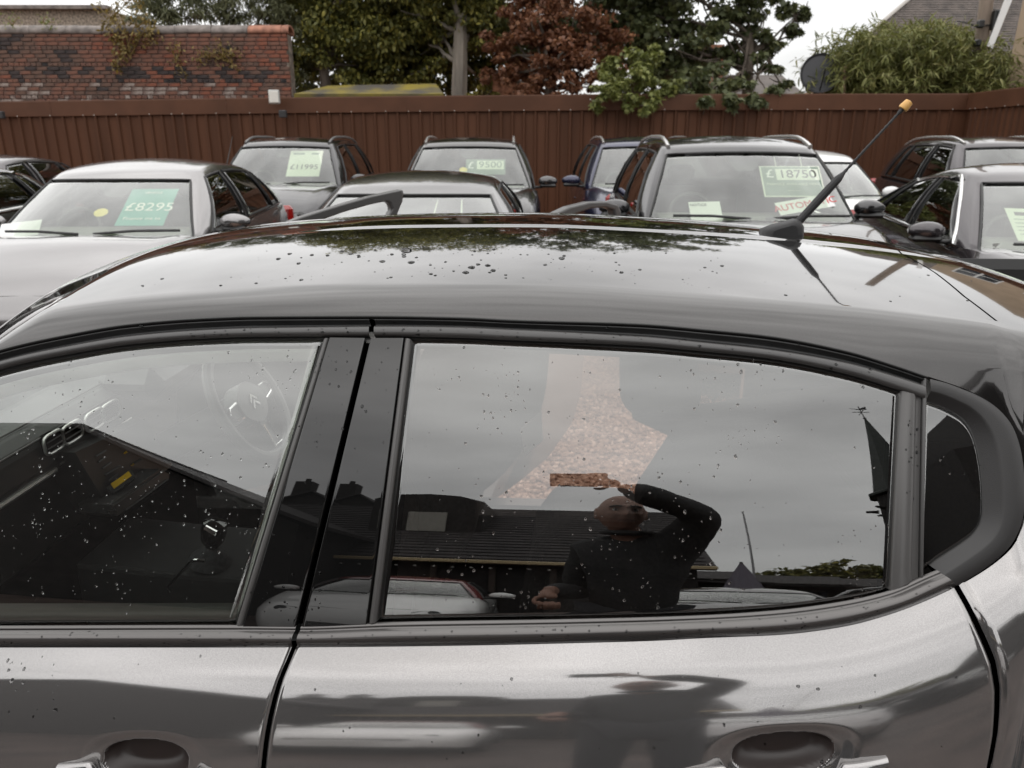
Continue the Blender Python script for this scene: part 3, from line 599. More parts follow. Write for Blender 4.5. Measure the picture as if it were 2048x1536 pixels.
traced('rear_backrest', [(1246, 806), (1342, 850), (1263, 970), (1290, 1090), (1330, 1250), (1800, 1250), (1800, 740), (1420, 800)], 1.12, -.14, M_SEAT, RS)
traced('headrest', [(1237, 690), (1238, 795), (1262, 822), (1345, 838), (1400, 800), (1390, 690)], 1.12, -.06, M_SEAT, RS)
extrude_v('rear_bench', [(.05, .40), (.03, .56), (.10, .60), (.55, .55), (.60, 1.0), (.75, 1.02), (.80, .40)], .2, 1.0, M_SEAT, RS, bev=.04)
traced('grab_loop', [(1421, 800), (1436, 784), (1440, 788), (1425, 806)], 1.05, -.004, mat('white_card', (.75, .75, .74), .7), RS, bev=.001)

cup = at_z(300, 1130, .655)
for k in range(2):
    mb = MB(); th = np.linspace(0, 2*math.pi, 26, endpoint=False); mb.tube(cup+EV*.10*k+np.stack([.038*np.cos(th), .038*np.sin(th), 0*th], -1), .004, 6, closed=True); mb.build('cup_ring', M_STRIP, CON, smooth=True)
mb = MB(); mb.lathe([(.055, -.10), (.05, -.085), (.022, -.06), (.018, -.05)], kc, (.25, 0, 1), 16); mb.build('gear_gaiter', M_SEAT, CON, smooth=True)
# ================= parked cars =================
M_CABIN = mat('cabin_trim', (.16, .16, .15), .8)
M_WS = glass_mat('windscreen_glass', (.88, .92, .86), 3.0); M_SIDEG = glass_mat('side_glass', (.40, .41, .40), 2.4)
M_TYRE = M_RUBBER; M_LAMP = mat('lamp_glass', (.55, .56, .56), .08, .6, 1.0); M_RED = mat('red_lens', (.30, .008, .006), .15, 0, .8)
M_ROOFBLK = mat('roof_trim_black', (.015, .015, .016), .3, 0, .5); M_WHITE = mat('white_card', (.75, .75, .74), .7)
STY = {
 'hatch': dict(L=4.25, W=1.79, H=1.50, nose=.70, hood=.93, cowl=1.03, yc=.98, yh=1.72, yr=3.72, yt=4.16, belt=.98, beltr=1.06, wr=.60, arch=.075, tail=.0),
 'suv': dict(L=4.40, W=1.84, H=1.74, nose=.88, hood=1.09, cowl=1.16, yc=1.02, yh=1.66, yr=3.95, yt=4.30, belt=1.11, beltr=1.19, wr=.62, arch=.05, tail=.0),
 'saloon': dict(L=4.70, W=1.83, H=1.43, nose=.68, hood=.90, cowl=.97, yc=1.20, yh=2.02, yr=3.35, yt=4.25, belt=.94, beltr=1.0, wr=.58, arch=.075, tail=.42),
}
def park(label, style, pcol, loc, rotz=0., group='cars parked in the yard', name='parked_car', chrome=False, rails=None, blackroof=False, roofm=None, privacy=True, mirror_m=None, sweep=None, screen=None, sidewin=True, **ov):
    S = dict(STY[style]); S.update(ov); L, W, H = S['L'], S['W'], S['H']
    root = thing(name, label, 'car', loc, rotz, group); y0 = -L/2
    yc, yh, yr, yt = (y0+S[k] for k in ('yc', 'yh', 'yr', 'yt')); y1 = L/2
    # --- lower body: stations along the length, half section mirrored
    fz = pchip([y0, y0+.10, y0+.45, yc, yc+.5, yt-.3, y1-.06, y1], [S['nose']-.12, S['nose'], S['hood']-.03, S['cowl'], S['belt']+.01, S['beltr'], S['beltr']-.08, S['beltr']-.30])
    fw = pchip([y0, y0+.06, y0+.3, y0+.9, 0, y1-.9, y1-.25, y1-.05, y1], [.60, .74, .90, .985, 1.0, .985, .93, .84, .74])
    fb = pchip([y0, y0+.5, 0, y1-.5, y1], [.30, .20, .20, .22, .34]); ys = np.r_[np.linspace(y0, y0+.5, 10), np.linspace(y0+.6, y1-.5, 26), np.linspace(y1-.42, y1, 9)]
    prof = []; hw = W/2
    for y in ys:
        z = float(fz(y)); w = float(fw(y))*hw; b = float(fb(y)); cab = np.clip((y-yc+.25)/.4, 0, 1)*np.clip((yt+.05-y)/.3, 0, 1)
        sh = z-.045*(1-cab)-.02; q = np.array([(0, b), (w*.86, b), (w*.955, b+.10), (w*.985, b+(sh-b)*.42), (w, b+(sh-b)*.66), (w*.992, sh-.10), (w*.968, sh-.035), (w*.925, sh+.008), (w*(.86), sh+.02+(z-sh)*.55), (w*.70, z-.004), (w*.35, z+.012*(1-cab)), (0, z+.018*(1-cab))])
        prof.append(smooth_line(q, 22))
    prof = np.array(prof); n, k = prof.shape[:2]; P = np.zeros((n, 2*k-1, 3)); P[:, :k, 0] = -prof[:, ::-1, 0]; P[:, :k, 2] = prof[:, ::-1, 1]; P[:, k-1:, 0] = prof[..., 0]; P[:, k-1:, 2] = prof[..., 1]
    # order: centre top -> left -> bottom -> right -> centre top
    P = np.zeros((n, 2*k-1, 3)); P[:, :k, 0] = -prof[:, ::-1, 0]; P[:, :k, 2] = prof[:, ::-1, 1]; P[:, k:, 0] = prof[:, 1:, 0]; P[:, k:, 2] = prof[:, 1:, 1]; P[..., 1] = ys[:, None]
    V = P.reshape(-1, 3); m_ = 2*k-1; F = [(i*m_+j, (i+1)*m_+j, (i+1)*m_+j+1, i*m_+j+1) for i in range(n-1) for j in range(m_-1)]
    F += [tuple(range(m_)), tuple(range((n-1)*m_, n*m_))[::-1]]
    body = put('body', V, F, pcol, root, smooth=True, sharp=42)
    bm = bmesh.new(); bm.from_mesh(body.data); bmesh.ops.remove_doubles(bm, verts=bm.verts, dist=.0005); bmesh.ops.recalc_face_normals(bm, faces=bm.faces); bm.to_mesh(body.data); bm.free()
    body.data.set_sharp_from_angle(angle=R(42))
    # bonnet shut line and bumper line, proud black beads
    mb = MB(); mb.tube([(x, y0+.13+.25*abs(x/hw)**3, float(fz(y0+.13))+.012) for x in np.linspace(-hw*.62, hw*.62, 12)], .004, 5); mb.build('bonnet_line', M_DARK, root)
    # --- cabin grid (perimeter columns x rows)
    wb, wr = hw*.925, S['wr']; zb0, zb1 = S['belt'], S['beltr']; rows = np.array([0, .045, .30, .62, .90, .955, 1.0])
    zroof = lambda y: H-.035-S['arch']*np.maximum((yh+.75-y)/.75, 0)**2*1.25-S['arch']*2.0*np.maximum((y-(yr-1.2))/1.2, 0)**2
    fx = [0, .35, .65, .84, .93]; base_bow, top_bow = .23, .16
    cols = []       # (point at belt, point at roof)
    for f in fx: cols.append(((wb*f, yc+base_bow*f*f), (wr*f, yh+top_bow*f*f)))
    A0, A1 = (wb, yc+base_bow+.16), (wr, yh+top_bow+.10); cols.append((A0, A1))
    ya0, ya1 = A0[1], A1[1]; R0, R1 = yt-.30, yr-.16; d0 = yc+1.42; d1 = yc+1.34
    if d1 < ya1+.35: d1 = ya1+.35
    e0, e1 = min(d0+.95, R0-.16), min(d1+.78, R1-.10)
    side = [(ya0+.06, ya1+.05), ((ya0+d0)/2, (ya1+d1)/2), (d0, d1), (d0+.09, d1+.09), ((d0+e0)/2, (d1+e1)/2), (e0, e1), (e0+.05, e1+.05)]
    qd = S.get('quarter', .22); side += [(min(e0+.05+qd*1.2, R0-.04), min(e1+.05+qd*.6, R1-.02)), (R0, R1)]
    for a, b in side: cols.append(((wb*(1-.05*max(0, (a-.6)/1.6)**2), a), (wr, b)))
    for f in (.93, .80, .5, 0): cols.append(((wb*.95*f, yt-.12*f*f), (wr*.98*f, yr-.07*f*f)))
    nc = len(cols); CR = .045; half = np.zeros((nc, len(rows), 3)); fl = len(fx)
    for i, (a, b) in enumerate(cols):
        for j, t in enumerate(rows):
            x = a[0]*(1-t)+b[0]*t; y = a[1]*(1-t)+b[1]*t; zb = zb0+(zb1-zb0)*np.clip((a[1]-ya0)/(R0-ya0), 0, 1)
            if i < fl: zb = S['cowl']-.015+(zb0-S['cowl'])*((i/fl)**3)
            zt = float(zroof(b[1])); z = zb*(1-t)+zt*t; bulge = .045*math.sin(math.pi*t)
            if fl <= i < fl+1+len(side): x += bulge
            elif i < fl: y -= bulge*.55; z += bulge*.35
            z += t*CR*(1-min(1, abs(x)/wr)**2)
            half[i, j] = (x, y, z)
    def P2(i, j): i_, s = (i, 1) if i >= 0 else (-i, -1); p = half[i_, j].copy(); p[0] *= s; return p
    ws = lambda i, j: (i < 4 and 1 <= j < 5)
    s0 = fl; W1 = (s0+1, s0+2); W2 = (s0+4, s0+5); W3 = (s0+7,); RW = range(s0+1+len(side), nc-1)
    def kind(i, j):
        if i < 4 and j < 4: return 'windscreen'
        if 1 <= j < 4:
            if i in W1: return 'front_side_window'
            if i in W2: return 'rear_side_window'
            if i in W3 and qd > .1: return 'quarter_window'
        if i in RW and 2 <= j < 5: return 'rear_screen'
        return None
    sh = MB(); panes = {}
    for sgn in (-1, 1):
        for i in range(nc-1):
            for j in range(len(rows)-1):
                p = [half[i, j], half[i+1, j], half[i+1, j+1], half[i, j+1]]; p = [q*np.array([sgn, 1, 1]) for q in p]
                kd = kind(i, j)
                if kd: panes.setdefault((kd, sgn if kd not in ('windscreen', 'rear_screen') else 0), []).append((i, j, sgn))
                else: sh.add(p, [(0, 1, 2, 3)])
    # roof rings
    ring = np.array([half[i, -1] for i in range(nc)]+[half[i, -1]*np.array([-1, 1, 1]) for i in range(nc-2, 0, -1)])
    cy = ring[:, 1].mean(); prev = ring
    for s, up in ((.94, .014), (.86, .022), (.60, .030), (.3, .034), (.02, .035)):
        nx = ring.copy(); nx[:, 0] *= s; nx[:, 1] = cy+(ring[:, 1]-cy)*s; nx[:, 2] = zroof(nx[:, 1])+CR*(1-np.minimum(1, np.abs(nx[:, 0])/wr)**2)+up*.5; m_ = len(ring)
        sh.add(np.vstack([prev, nx]), [(a, (a+1) % m_, m_+(a+1) % m_, m_+a) for a in range(m_)]); prev = nx
    cabin = put('cabin_shell', sh.v, sh.f, roofm or pcol, root, smooth=True)
    bm = bmesh.new(); bm.from_mesh(cabin.data); bmesh.ops.remove_doubles(bm, verts=bm.verts, dist=.001); bmesh.ops.recalc_face_normals(bm, faces=bm.faces)
    bm.normal_update(); top = max(bm.faces, key=lambda f: f.calc_center_median().z)
    if top.normal.z < 0: bmesh.ops.reverse_faces(bm, faces=bm.faces)
    bm.to_mesh(cabin.data); bm.free(); sd = cabin.modifiers.new('smooth', 'SUBSURF'); sd.levels = 1; sd.render_levels = 1
    so = cabin.modifiers.new('thickness', 'SOLIDIFY'); so.thickness = .03; so.offset = -1
    if blackroof:
        cabin.data.materials.append(M_ROOFBLK)
    for (kd, sgn), qs in panes.items():
        mb = MB()
        for i, j, s in qs:
            p = [half[i, j], half[i+1, j], half[i+1, j+1], half[i, j+1]]; p = [q*np.array([s, 1, 1]) for q in p]
            if s > 0: p = p[::-1]
            mb.add(p, [(3, 2, 1, 0)])
        g_ = put(kd, mb.v, mb.f, (screen or M_WS) if kd == 'windscreen' else M_SIDEG, root, smooth=True)
        bm = bmesh.new(); bm.from_mesh(g_.data); bmesh.ops.remove_doubles(bm, verts=bm.verts, dist=.001); bmesh.ops.recalc_face_normals(bm, faces=bm.faces)
        f = max(bm.faces, key=lambda f: f.calc_area()); c = f.calc_center_median(); cc = Vector((0, (yc+yt)/2, 1.0))
        if f.normal.dot(c-cc) < 0: bmesh.ops.reverse_faces(bm, faces=bm.faces)
        # outline bead
        bd = [e for e in bm.edges if e.is_boundary]; loop = []
        if bd:
            e = bd[0]; v = e.verts[0]; start = v; loop = [v.co.copy()]
            while True:
                v = e.other_vert(v)
                if v == start or len(loop) > 200: break
                loop.append(v.co.copy()); nx_ = [x for x in v.link_edges if x.is_boundary and x != e]
                if not nx_: break
                e = nx_[0]
        bm.to_mesh(g_.data); bm.free(); sd = g_.modifiers.new('smooth', 'SUBSURF'); sd.levels = 2; sd.render_levels = 2; sd.boundary_smooth = 'PRESERVE_CORNERS'; so = g_.modifiers.new('thickness', 'SOLIDIFY'); so.thickness = .004
        if loop and kd != 'rear_screen':
            mb = MB(); mb.tube(np.array([list(p) for p in loop]), .011 if kd != 'windscreen' else .009, 6, closed=True); mb.build('window_seal', M_RUBBER, g_, smooth=True)
    if chrome:
        for sgn in (-1, 1):
            top_ = [half[i, 4] for i in range(s0+1, s0+9)]; bot = [half[i, 1] for i in range(s0+1, s0+9)]
            lp = smooth_line(np.array(bot+top_[::-1])+np.array([.012, 0, 0]), 70, closed=True)*np.array([sgn, 1, 1]); mb = MB(); mb.tube(lp, .014, 7, closed=True); mb.build('chrome_trim', M_CHROME, root, smooth=True)
    # --- inside
    mb = MB(); mb.box((0, (yc+yt)/2+.15, zb0-.03), (wb*1.7, yt-yc-.5, .02)); mb.build('cabin_floor', M_CABIN, root)
    mb = MB(); mb.box((0, yc+.40, zb0-.0), (wb*1.72, .46, .12), bev=.04); mb.build('dashboard', M_CABIN, root, smooth=True)
    for sx in (-1, 1):
        ys_ = (yc+yh)/2+.95; mb = MB(); mb.box((sx*.37, ys_, zb0+.02), (.46, .15, .42), bev=.06); se = mb.build('front_seat', M_SEAT, root, smooth=True)
        mb = MB(); mb.box((sx*.37, ys_+.03, zb0+.33), (.24, .09, .16), bev=.04); mb.build('headrest', M_SEAT, se, smooth=True)
    mb = MB(); th = np.linspace(0, 2*math.pi, 24, endpoint=False); mb.tube(np.stack([-.37+.18*np.cos(th), yc+.72+.07*np.sin(th), zb0+.03+.165*np.sin(th)], -1), .016, 7, closed=True); mb.build('steering_wheel', M_DASH, root, smooth=True)
    mb = MB(); zt_ = float(zroof(yh+.1)); mb.box((0, yh+.05, zt_-.075), (.24, .05, .075), bev=.02); mb.build('rear_view_mirror', M_CABIN, root, smooth=True)
    mb = MB(); mb.prism(np.array([(x, yh+.02-(z)*.9, zt_-.03-z) for x, z in [(-.16, .0), (.16, 0), (.10, .10), (.06, .13), (-.06, .13), (-.10, .10)]]), (0, .02, 0)); mb.build('sensor_shroud', mat('shroud_grey', (.04, .04, .045), .5), root)
    # --- outside fittings
    for sx in (-1, 1):
        mc = np.array([sx*(hw+.10), ya0+.16, zb0+.10]); mb = MB(); ell = []
        for t in np.linspace(0, 1, 9):
            r = math.sin(math.pi*(t*.92+.04))**.5; ell.append([mc+np.array([-sx*.12+sx*.24*t, (.075*math.cos(a))*r*(1-.25*t)+.02*t, (.075*math.sin(a))*r*(1-.18*t)]) for a in np.linspace(0, 2*math.pi, 14, endpoint=False)])
        ell = np.array(ell); ell = np.concatenate([ell, ell[:, :1]], 1); dm = grid('door_mirror', ell, mirror_m or pcol, root, ref=mc+np.array([0, -5, 3.])); bm = bmesh.new(); bm.from_mesh(dm.data); bmesh.ops.remove_doubles(bm, verts=bm.verts, dist=.0005); bmesh.ops.holes_fill(bm, edges=bm.edges); bmesh.ops.recalc_face_normals(bm, faces=bm.faces); bm.to_mesh(dm.data); bm.free()
        mb = MB(); mb.box((sx*(hw+.10), ya0+.165, zb0+.045), (.21, .12, .045), bev=.02); mb.box((sx*(hw-.03), ya0+.17, zb0+.025), (.12, .05, .03), bev=.01); mb.build('mirror_foot', M_RUBBER, dm, smooth=True)
        lx = hw*.64; ly = y0+.20; lz = S['nose']-.035
        hl = [(lx-.20, y0+.085, lz-.035), (lx-.18, y0+.10, lz+.035), (lx+.06, y0+.22, lz+.065), (lx+.20, y0+.46, lz+.10), (lx+.215, y0+.44, lz+.045), (lx+.12, y0+.22, lz-.035)]
        Pl = np.array([(x*sx, y-.012, z) for x, y, z in hl]); c = Pl.mean(0); mb = MB(); fan = smooth_line(Pl, 30, closed=True); V = np.vstack([fan+np.array([0, .03, -.01]), c+(fan-c)*.9+np.array([sx*.01, -.012, .006]), c[None]+np.array([sx*.015, -.03, .012])]); m_ = 30
        mb.add(V, [(i, (i+1) % m_, m_+(i+1) % m_, m_+i) for i in range(m_)]+[(m_+i, m_+(i+1) % m_, 2*m_) for i in range(m_)]); hl_ = mb.build('headlight', M_LAMP, root, smooth=True)
        mb = MB(); mb.lathe([(.045, 0), (.05, .02), (.035, .03)], (sx*(lx-.02), y0+.115, lz+.012), (0, -1, .2), 14); mb.build('lens', M_GLOSSBLK, hl_, smooth=True)
        mb = MB(); mb.box((sx*hw*.80, y1-.09, S['beltr']-.16), (.26, .12, .20), bev=.04); mb.build('tail_light', M_RED, root, smooth=True)
        for yy in (y0+.86, y1-.86):
            mb = MB(); mb.lathe([(.20, -.10), (.30, -.10), (.325, -.05), (.325, .055), (.30, .095), (.21, .10)], (sx*(hw-.10), yy, .325), (sx, 0, 0), 24); wh = mb.build('wheel', M_TYRE, root, smooth=True)
            mb = MB(); mb.lathe([(.03, .085), (.17, .095), (.205, .104), (.205, .05)], (sx*(hw-.10), yy, .325), (sx, 0, 0), 18); mb.build('rim', M_STRIP, wh, smooth=True)
        mb = MB(); mb.box((sx*(hw*.992), d0-.2, zb0-.17), (.03, .20, .03), bev=.01); mb.build('door_handle', M_CHROME if chrome else pcol, root, smooth=True)
        mb = MB(); xw = sx*.08; mb.tube([(xw-.02, yc+.06, S['cowl']+.012), (xw+.30, yc+.05, S['cowl']+.035), (xw+.62-.62*(sx < 0)*0, yc+.12, S['cowl']+.03)] if sx > 0 else [(-.62, yc+.10, S['cowl']+.03), (-.35, yc+.04, S['cowl']+.035), (-.05, yc+.05, S['cowl']+.012)], .011, 6); mb.build('wiper', M_RUBBER, root)
        if rails:
            yy = np.linspace(yh+.16, yr-.18, 18); t = (yy-yy[0])/(yy[-1]-yy[0]); lift = .038*np.clip(np.minimum(t, 1-t)/.16, 0, 1)**.8
            mb = MB(); mb.tube(np.stack([np.full(18, sx*(wr*.93)), yy, zroof(yy)+.012+lift], -1), .017, 8); mb.build('roof_rail', rails, root, smooth=True)
    mb = MB(); mb.box((0, y0-.012, .46), (.52, .02, .11), bev=.005); mb.build('number_plate', mat('plate_white', (.72, .72, .70), .5), root)
    mb = MB(); mb.box((0, y0+.03, S['nose']-.17), (W*.50, .06, .12), bev=.03); mb.build('grille', M_GLOSSBLK, root, smooth=True)
    if S.get('whip'): mb = MB(); mb.tube([(S['whip'], yr-.20, H-.05), (S['whip']+.03, yr-.02, H+.22)], [.006, .003], 6); mb.build('aerial', M_RUBBER, root)
    root['geo'] = 0; del root['geo']; return root, dict(yc=yc, yh=yh, zc=S['cowl'], zh=float(zroof(yh)), wb=wb, wr=wr)
P_SILVER = paint('silver_grey_paint', (.25, .242, .242), rough=.2); P_GREY = paint('mid_grey_paint', (.13, .127, .127)); P_CHAR = paint('charcoal_paint', (.055, .054, .056)); P_DARK = paint('dark_grey_paint', (.075, .073, .073))
P_NAVY = paint('navy_paint', (.022, .024, .060), .5); P_WHITE = paint('white_paint', (.78, .78, .77), 0, .3); P_BLACK = paint('plum_black_paint', (.055, .048, .052), .6)
M_RAIL = mat('rail_silver', (.75, .74, .72), .25, .8); M_RAILB = mat('rail_grey', (.25, .25, .25), .35, .6)
CARS = {}
def place(key, px, py, z, zd, label, style, m, rot=0, **k):
    """put a car so that its windscreen header centre is seen at the pixel at the given depth"""
    d = ray(px, py); p = EYE+d*(zd); S = dict(STY[style]); S.update({a: b for a, b in k.items() if a in S})
    off = -S['L']/2+S['yh']; c, s = math.cos(rot), math.sin(rot)
    loc = (p[0]+s*off, p[1]-c*off, 0.0); CARS[key] = park(label, style, m, loc, rot, **k)
place('A', 236, 362, 0, 6.45, 'silver grey hatchback with a green and white price sheet in its windscreen', 'hatch', P_SILVER, rot=R(2), whip=.35, H=1.54)
place('B', 568, 289, 0, 10.4, 'grey roof railed car with the 11995 price sheet behind a hatchback', 'suv', P_CHAR, rails=M_RAILB)
place('C', 825, 374, 0, 5.75, 'dark grey low car in the front row beyond the open front door', 'hatch', P_GREY, rot=R(-1), H=1.46, wr=.60)
place('D', 938, 293, 0, 9.9, 'dark grey high car with a yellow spot on its windscreen', 'suv', P_DARK, rails=M_RAIL)
place('E', 1486, 318, 0, 6.15, 'charcoal high car showing the 18750 price card and a red lettered strip', 'suv', P_CHAR, rails=M_RAIL, rot=R(-2))
place('F', 1298, 288, 0, 10.1, 'navy blue high car partly hidden behind the 18750 car', 'suv', P_NAVY, rails=M_RAIL)
place('G', 1628, 309, 0, 10.0, 'white low car half hidden behind the 18750 car', 'hatch', P_WHITE, H=1.57)
place('H', 2040, 284, 0, 9.5, 'plum black high car with silver roof rails standing by the fence corner', 'suv', P_BLACK, rails=M_RAIL, rot=R(-6))
place('J', 2140, 345, 0, 5.6, 'plum black saloon with a bright chrome line round its side windows', 'saloon', P_BLACK, rot=R(-8), chrome=True, H=1.56, belt=1.0, beltr=1.07, cowl=1.04, hood=.96, nose=.74)
place('K', -110, 318, 0, 10.2, 'black car whose curved roof shows at the far left by the fence', 'hatch', P_BLACK)
place('L', -330, 365, 0, 6.8, 'dark grey car cut off by the left edge with a chrome window line', 'hatch', P_DARK, chrome=True)
place('I', 2330, 270, 0, 10.5, 'grey high car whose roof just shows at the right edge', 'suv', P_GREY, H=1.7)
# ---------- price cards and papers behind the windscreens ----------
def card(key, label, x, t, w, h, m, tilt=0., name='price_card', lift=.009, cat='sign'):
    """a card propped inside the windscreen of a car; x across, t up the glass (0 cowl, 1 header)"""
    root, g = CARS[key]; a = np.array([0, g['yc']+.10, g['zc']]); b = np.array([0, g['yh'], g['zh']]); d = (b-a)/np.linalg.norm(b-a)
    n = np.cross(np.array([1, 0, 0]), d); n = n if n[1] < 0 else -n
    p = a+(b-a)*t; p[0] = x; p[1] += .10*(x/g['wb'])**2; p = p-n*lift
    M = Matrix(((1, 0, 0), tuple(0 for _ in range(3)), (0, 0, 1))); Rm = Matrix([[1, d[0], n[0]], [0, d[1], n[1]], [0, d[2], n[2]]])
    T = root.matrix_basis.copy() if False else Matrix.Translation(root.location)@Matrix.Rotation(root.rotation_euler[2], 4, 'Z')
    e = thing(name, label, cat); e.matrix_world = T@Matrix.Translation(Vector(p))@Rm.to_4x4()@Matrix.Rotation(tilt, 4, 'Z')
    if w:
        mb = MB(); mb.box((0, 0, 0), (w, h, .004), bev=.001); mb.build('sheet', m, e)
    return e
Z = (0, 0, 0)
M_GREEN = mat('teal_print', (.05, .30, .25), .6); M_GREENP = mat('dull_green_print', (.16, .22, .18), .6); M_BLKP = mat('black_print', (.02, .02, .02), .6); M_REDP = mat('red_print', (.55, .02, .02), .6); M_CREAM = mat('pale_card', (.62, .66, .56), .7); M_YEL = mat('yellow_disc', (.72, .58, .12), .6)
def block(e, x, y, w, h, m, name='print', z=.003):
    mb = MB(); mb.box((x, y, z), (w, h, .0015)); return mb.build(name, m, e)
e = card('A', 'teal price sheet reading £8295 in the silver hatchback windscreen', .34, .50, .38, .50, M_GREEN)
lettering('£8295', .155, M_WHITE, e, (0.02, -.01, .004), Z); lettering('Finance me to', .052, M_WHITE, e, (.0, -.16, .004), Z); lettering('VEHICLE', .038, M_WHITE, e, (0, .19, .004), Z)
e = card('A', 'white paper lying low in the silver hatchback windscreen', -.58, .10, .30, .20, M_WHITE, R(12), 'paper_sheet', cat='paper')
e = card('A', 'round yellow sticker in the middle of the silver hatchback windscreen', -.0, .40, 0, 0, M_YEL, 0, 'round_sticker', cat='sticker'); mb = MB(); mb.lathe([(.055, 0), (.055, .003)], (0, 0, 0), (0, 0, 1), 20); mb.build('disc', M_YEL, e)
e = card('B', 'cream price sheet reading £11995 in the roof railed grey car', .32, .55, .44, .48, M_CREAM)
lettering('£11995', .125, M_BLKP, e, (0, -.07, .004), Z); block(e, -.1, .18, .15, .03, M_GREENP); block(e, .12, .18, .1, .03, M_GREENP)
e = card('D', 'price card reading £9500 in the dark high car windscreen', .22, .50, .50, .27, M_GREENP); lettering('£', .16, M_WHITE, e, (-.19, 0.02, .004), Z); block(e, .06, .03, .34, .15, M_CREAM); lettering('9500', .15, M_GREENP, e, (.06, .03, .006), Z)
e = card('D', 'yellow round sticker beside the £9500 card', -.06, .42, 0, 0, M_YEL, 0, 'round_sticker', cat='sticker'); mb = MB(); mb.lathe([(.05, 0), (.05, .003)], (0, 0, 0), (0, 0, 1), 20); mb.build('disc', M_YEL, e)
e = card('E', 'green price card reading £18750 in the charcoal car windscreen', .34, .56, .0, .0, None)
mb = MB(); mb.box((0, 0, 0), (.47, .33, .004), bev=.001); mb.build('sheet', M_CREAM, e); block(e, 0, .0, .445, .305, M_GREENP, 'panel')
lettering('£', .125, M_WHITE, e, (-.165, .075, .005), Z); block(e, .05, .07, .33, .12, M_CREAM, 'price_window', z=.0045); lettering('18750', .118, M_BLKP, e, (.05, .07, .007), Z)
lettering('FINANCE AVAILABLE HERE', .034, M_CREAM, e, (0, -.035, .005), Z); block(e, .0, -.10, .10, .008, M_CREAM)
for sx in (-1, 1):
    mb = MB(); mb.tube([(sx*.10, .165, 0), (sx*.10, .30, 0)], .004, 5); mb.build('hanger', M_CREAM, e)
e = card('E', 'white strip reading AUTOMATIC in red at the foot of the windscreen', .40, .22, .44, .13, M_WHITE, R(13), 'lettered_strip', lift=.006); lettering('AUTOMATIC', .086, M_REDP, e, (0, 0, .004), Z)
e = card('E', 'white notice paper at the left foot of the charcoal car windscreen', -.36, .13, .24, .19, M_WHITE, R(2), 'paper_sheet', cat='paper'); lettering('NOTICE', .035, M_BLKP, e, (-.05, .06, .004), Z)
e = card('F', 'white folded paper low in the navy car windscreen', -.20, .12, .26, .16, M_WHITE, R(8), 'paper_sheet', cat='paper')
e = card('J', 'pale notice sheet low in the chrome lined saloon windscreen', -.38, .35, .30, .40, M_CREAM, R(-4), 'paper_sheet', cat='paper'); block(e, -.05, .13, .10, .04, M_BLKP); block(e, .06, .13, .04, .04, M_BLKP)
for i in range(5): block(e, 0, .06-.045*i, .24, .006, M_GREENP)
for sx, t, lab in ((-.16, .5, 'left'), (.24, .5, 'right')): pass
e = card('C', 'white wire bracket of a price card in the dark low car', .28, .62, 0, 0, None, 0, 'card_bracket', cat='bracket'); mb = MB()
mb.tube([(-.36, -.10, 0), (-.34, -.02, 0), (-.12, 0, 0), (-.10, .02, 0), (-.09, .22, 0)], .006, 6); mb.tube([(.09, .22, 0), (.10, .02, 0), (.12, 0, 0), (.34, -.02, 0)], .006, 6); mb.build('wire', M_CREAM, e)
# ================= ground, fence, wall, trees =================
def gravel_mat():
    m = bpy.data.materials.new('gravel'); m.use_nodes = True; t = m.node_tree; b = t.nodes['Principled BSDF']; N = t.nodes.new; L = t.links.new
    c = N('ShaderNodeTexCoord'); v = N('ShaderNodeTexVoronoi'); v.inputs['Scale'].default_value = 55; L(c.outputs['Object'], v.inputs['Vector'])
    r = N('ShaderNodeValToRGB'); L(v.outputs['Color'], r.inputs[0]); e = r.color_ramp.elements; e[0].color = (.13, .065, .042, 1); e[1].color = (.50, .33, .25, 1)
    q = r.color_ramp.elements.new(.5); q.color = (.28, .165, .115, 1); L(r.outputs[0], b.inputs['Base Color'])
    bn = N('ShaderNodeBump'); bn.inputs['Strength'].default_value = .8; bn.inputs['Distance'].default_value = .012; bn.invert = True; L(v.outputs['Distance'], bn.inputs['Height']); L(bn.outputs[0], b.inputs['Normal'])
    b.inputs['Roughness'].default_value = .6; MATS['gravel'] = m; return m
M_GRAVEL = gravel_mat()
tag(put('ground', [(-140, -140, 0), (140, -140, 0), (140, 140, 0), (-140, 140, 0)], [(0, 1, 2, 3)], M_GRAVEL), kind='structure')
tag(put('yard_surface', [(-60, -60, .004), (60, -60, .004), (60, 1.75, .004), (-60, 1.75, .004)], [(0, 1, 2, 3)], mat('brown_yard', (.060, .043, .037), .55, var=.35, vscale=1.5, bump=.3, bscale=60)), kind='structure')  # darker brown sheet over the gravel on the viewer's side
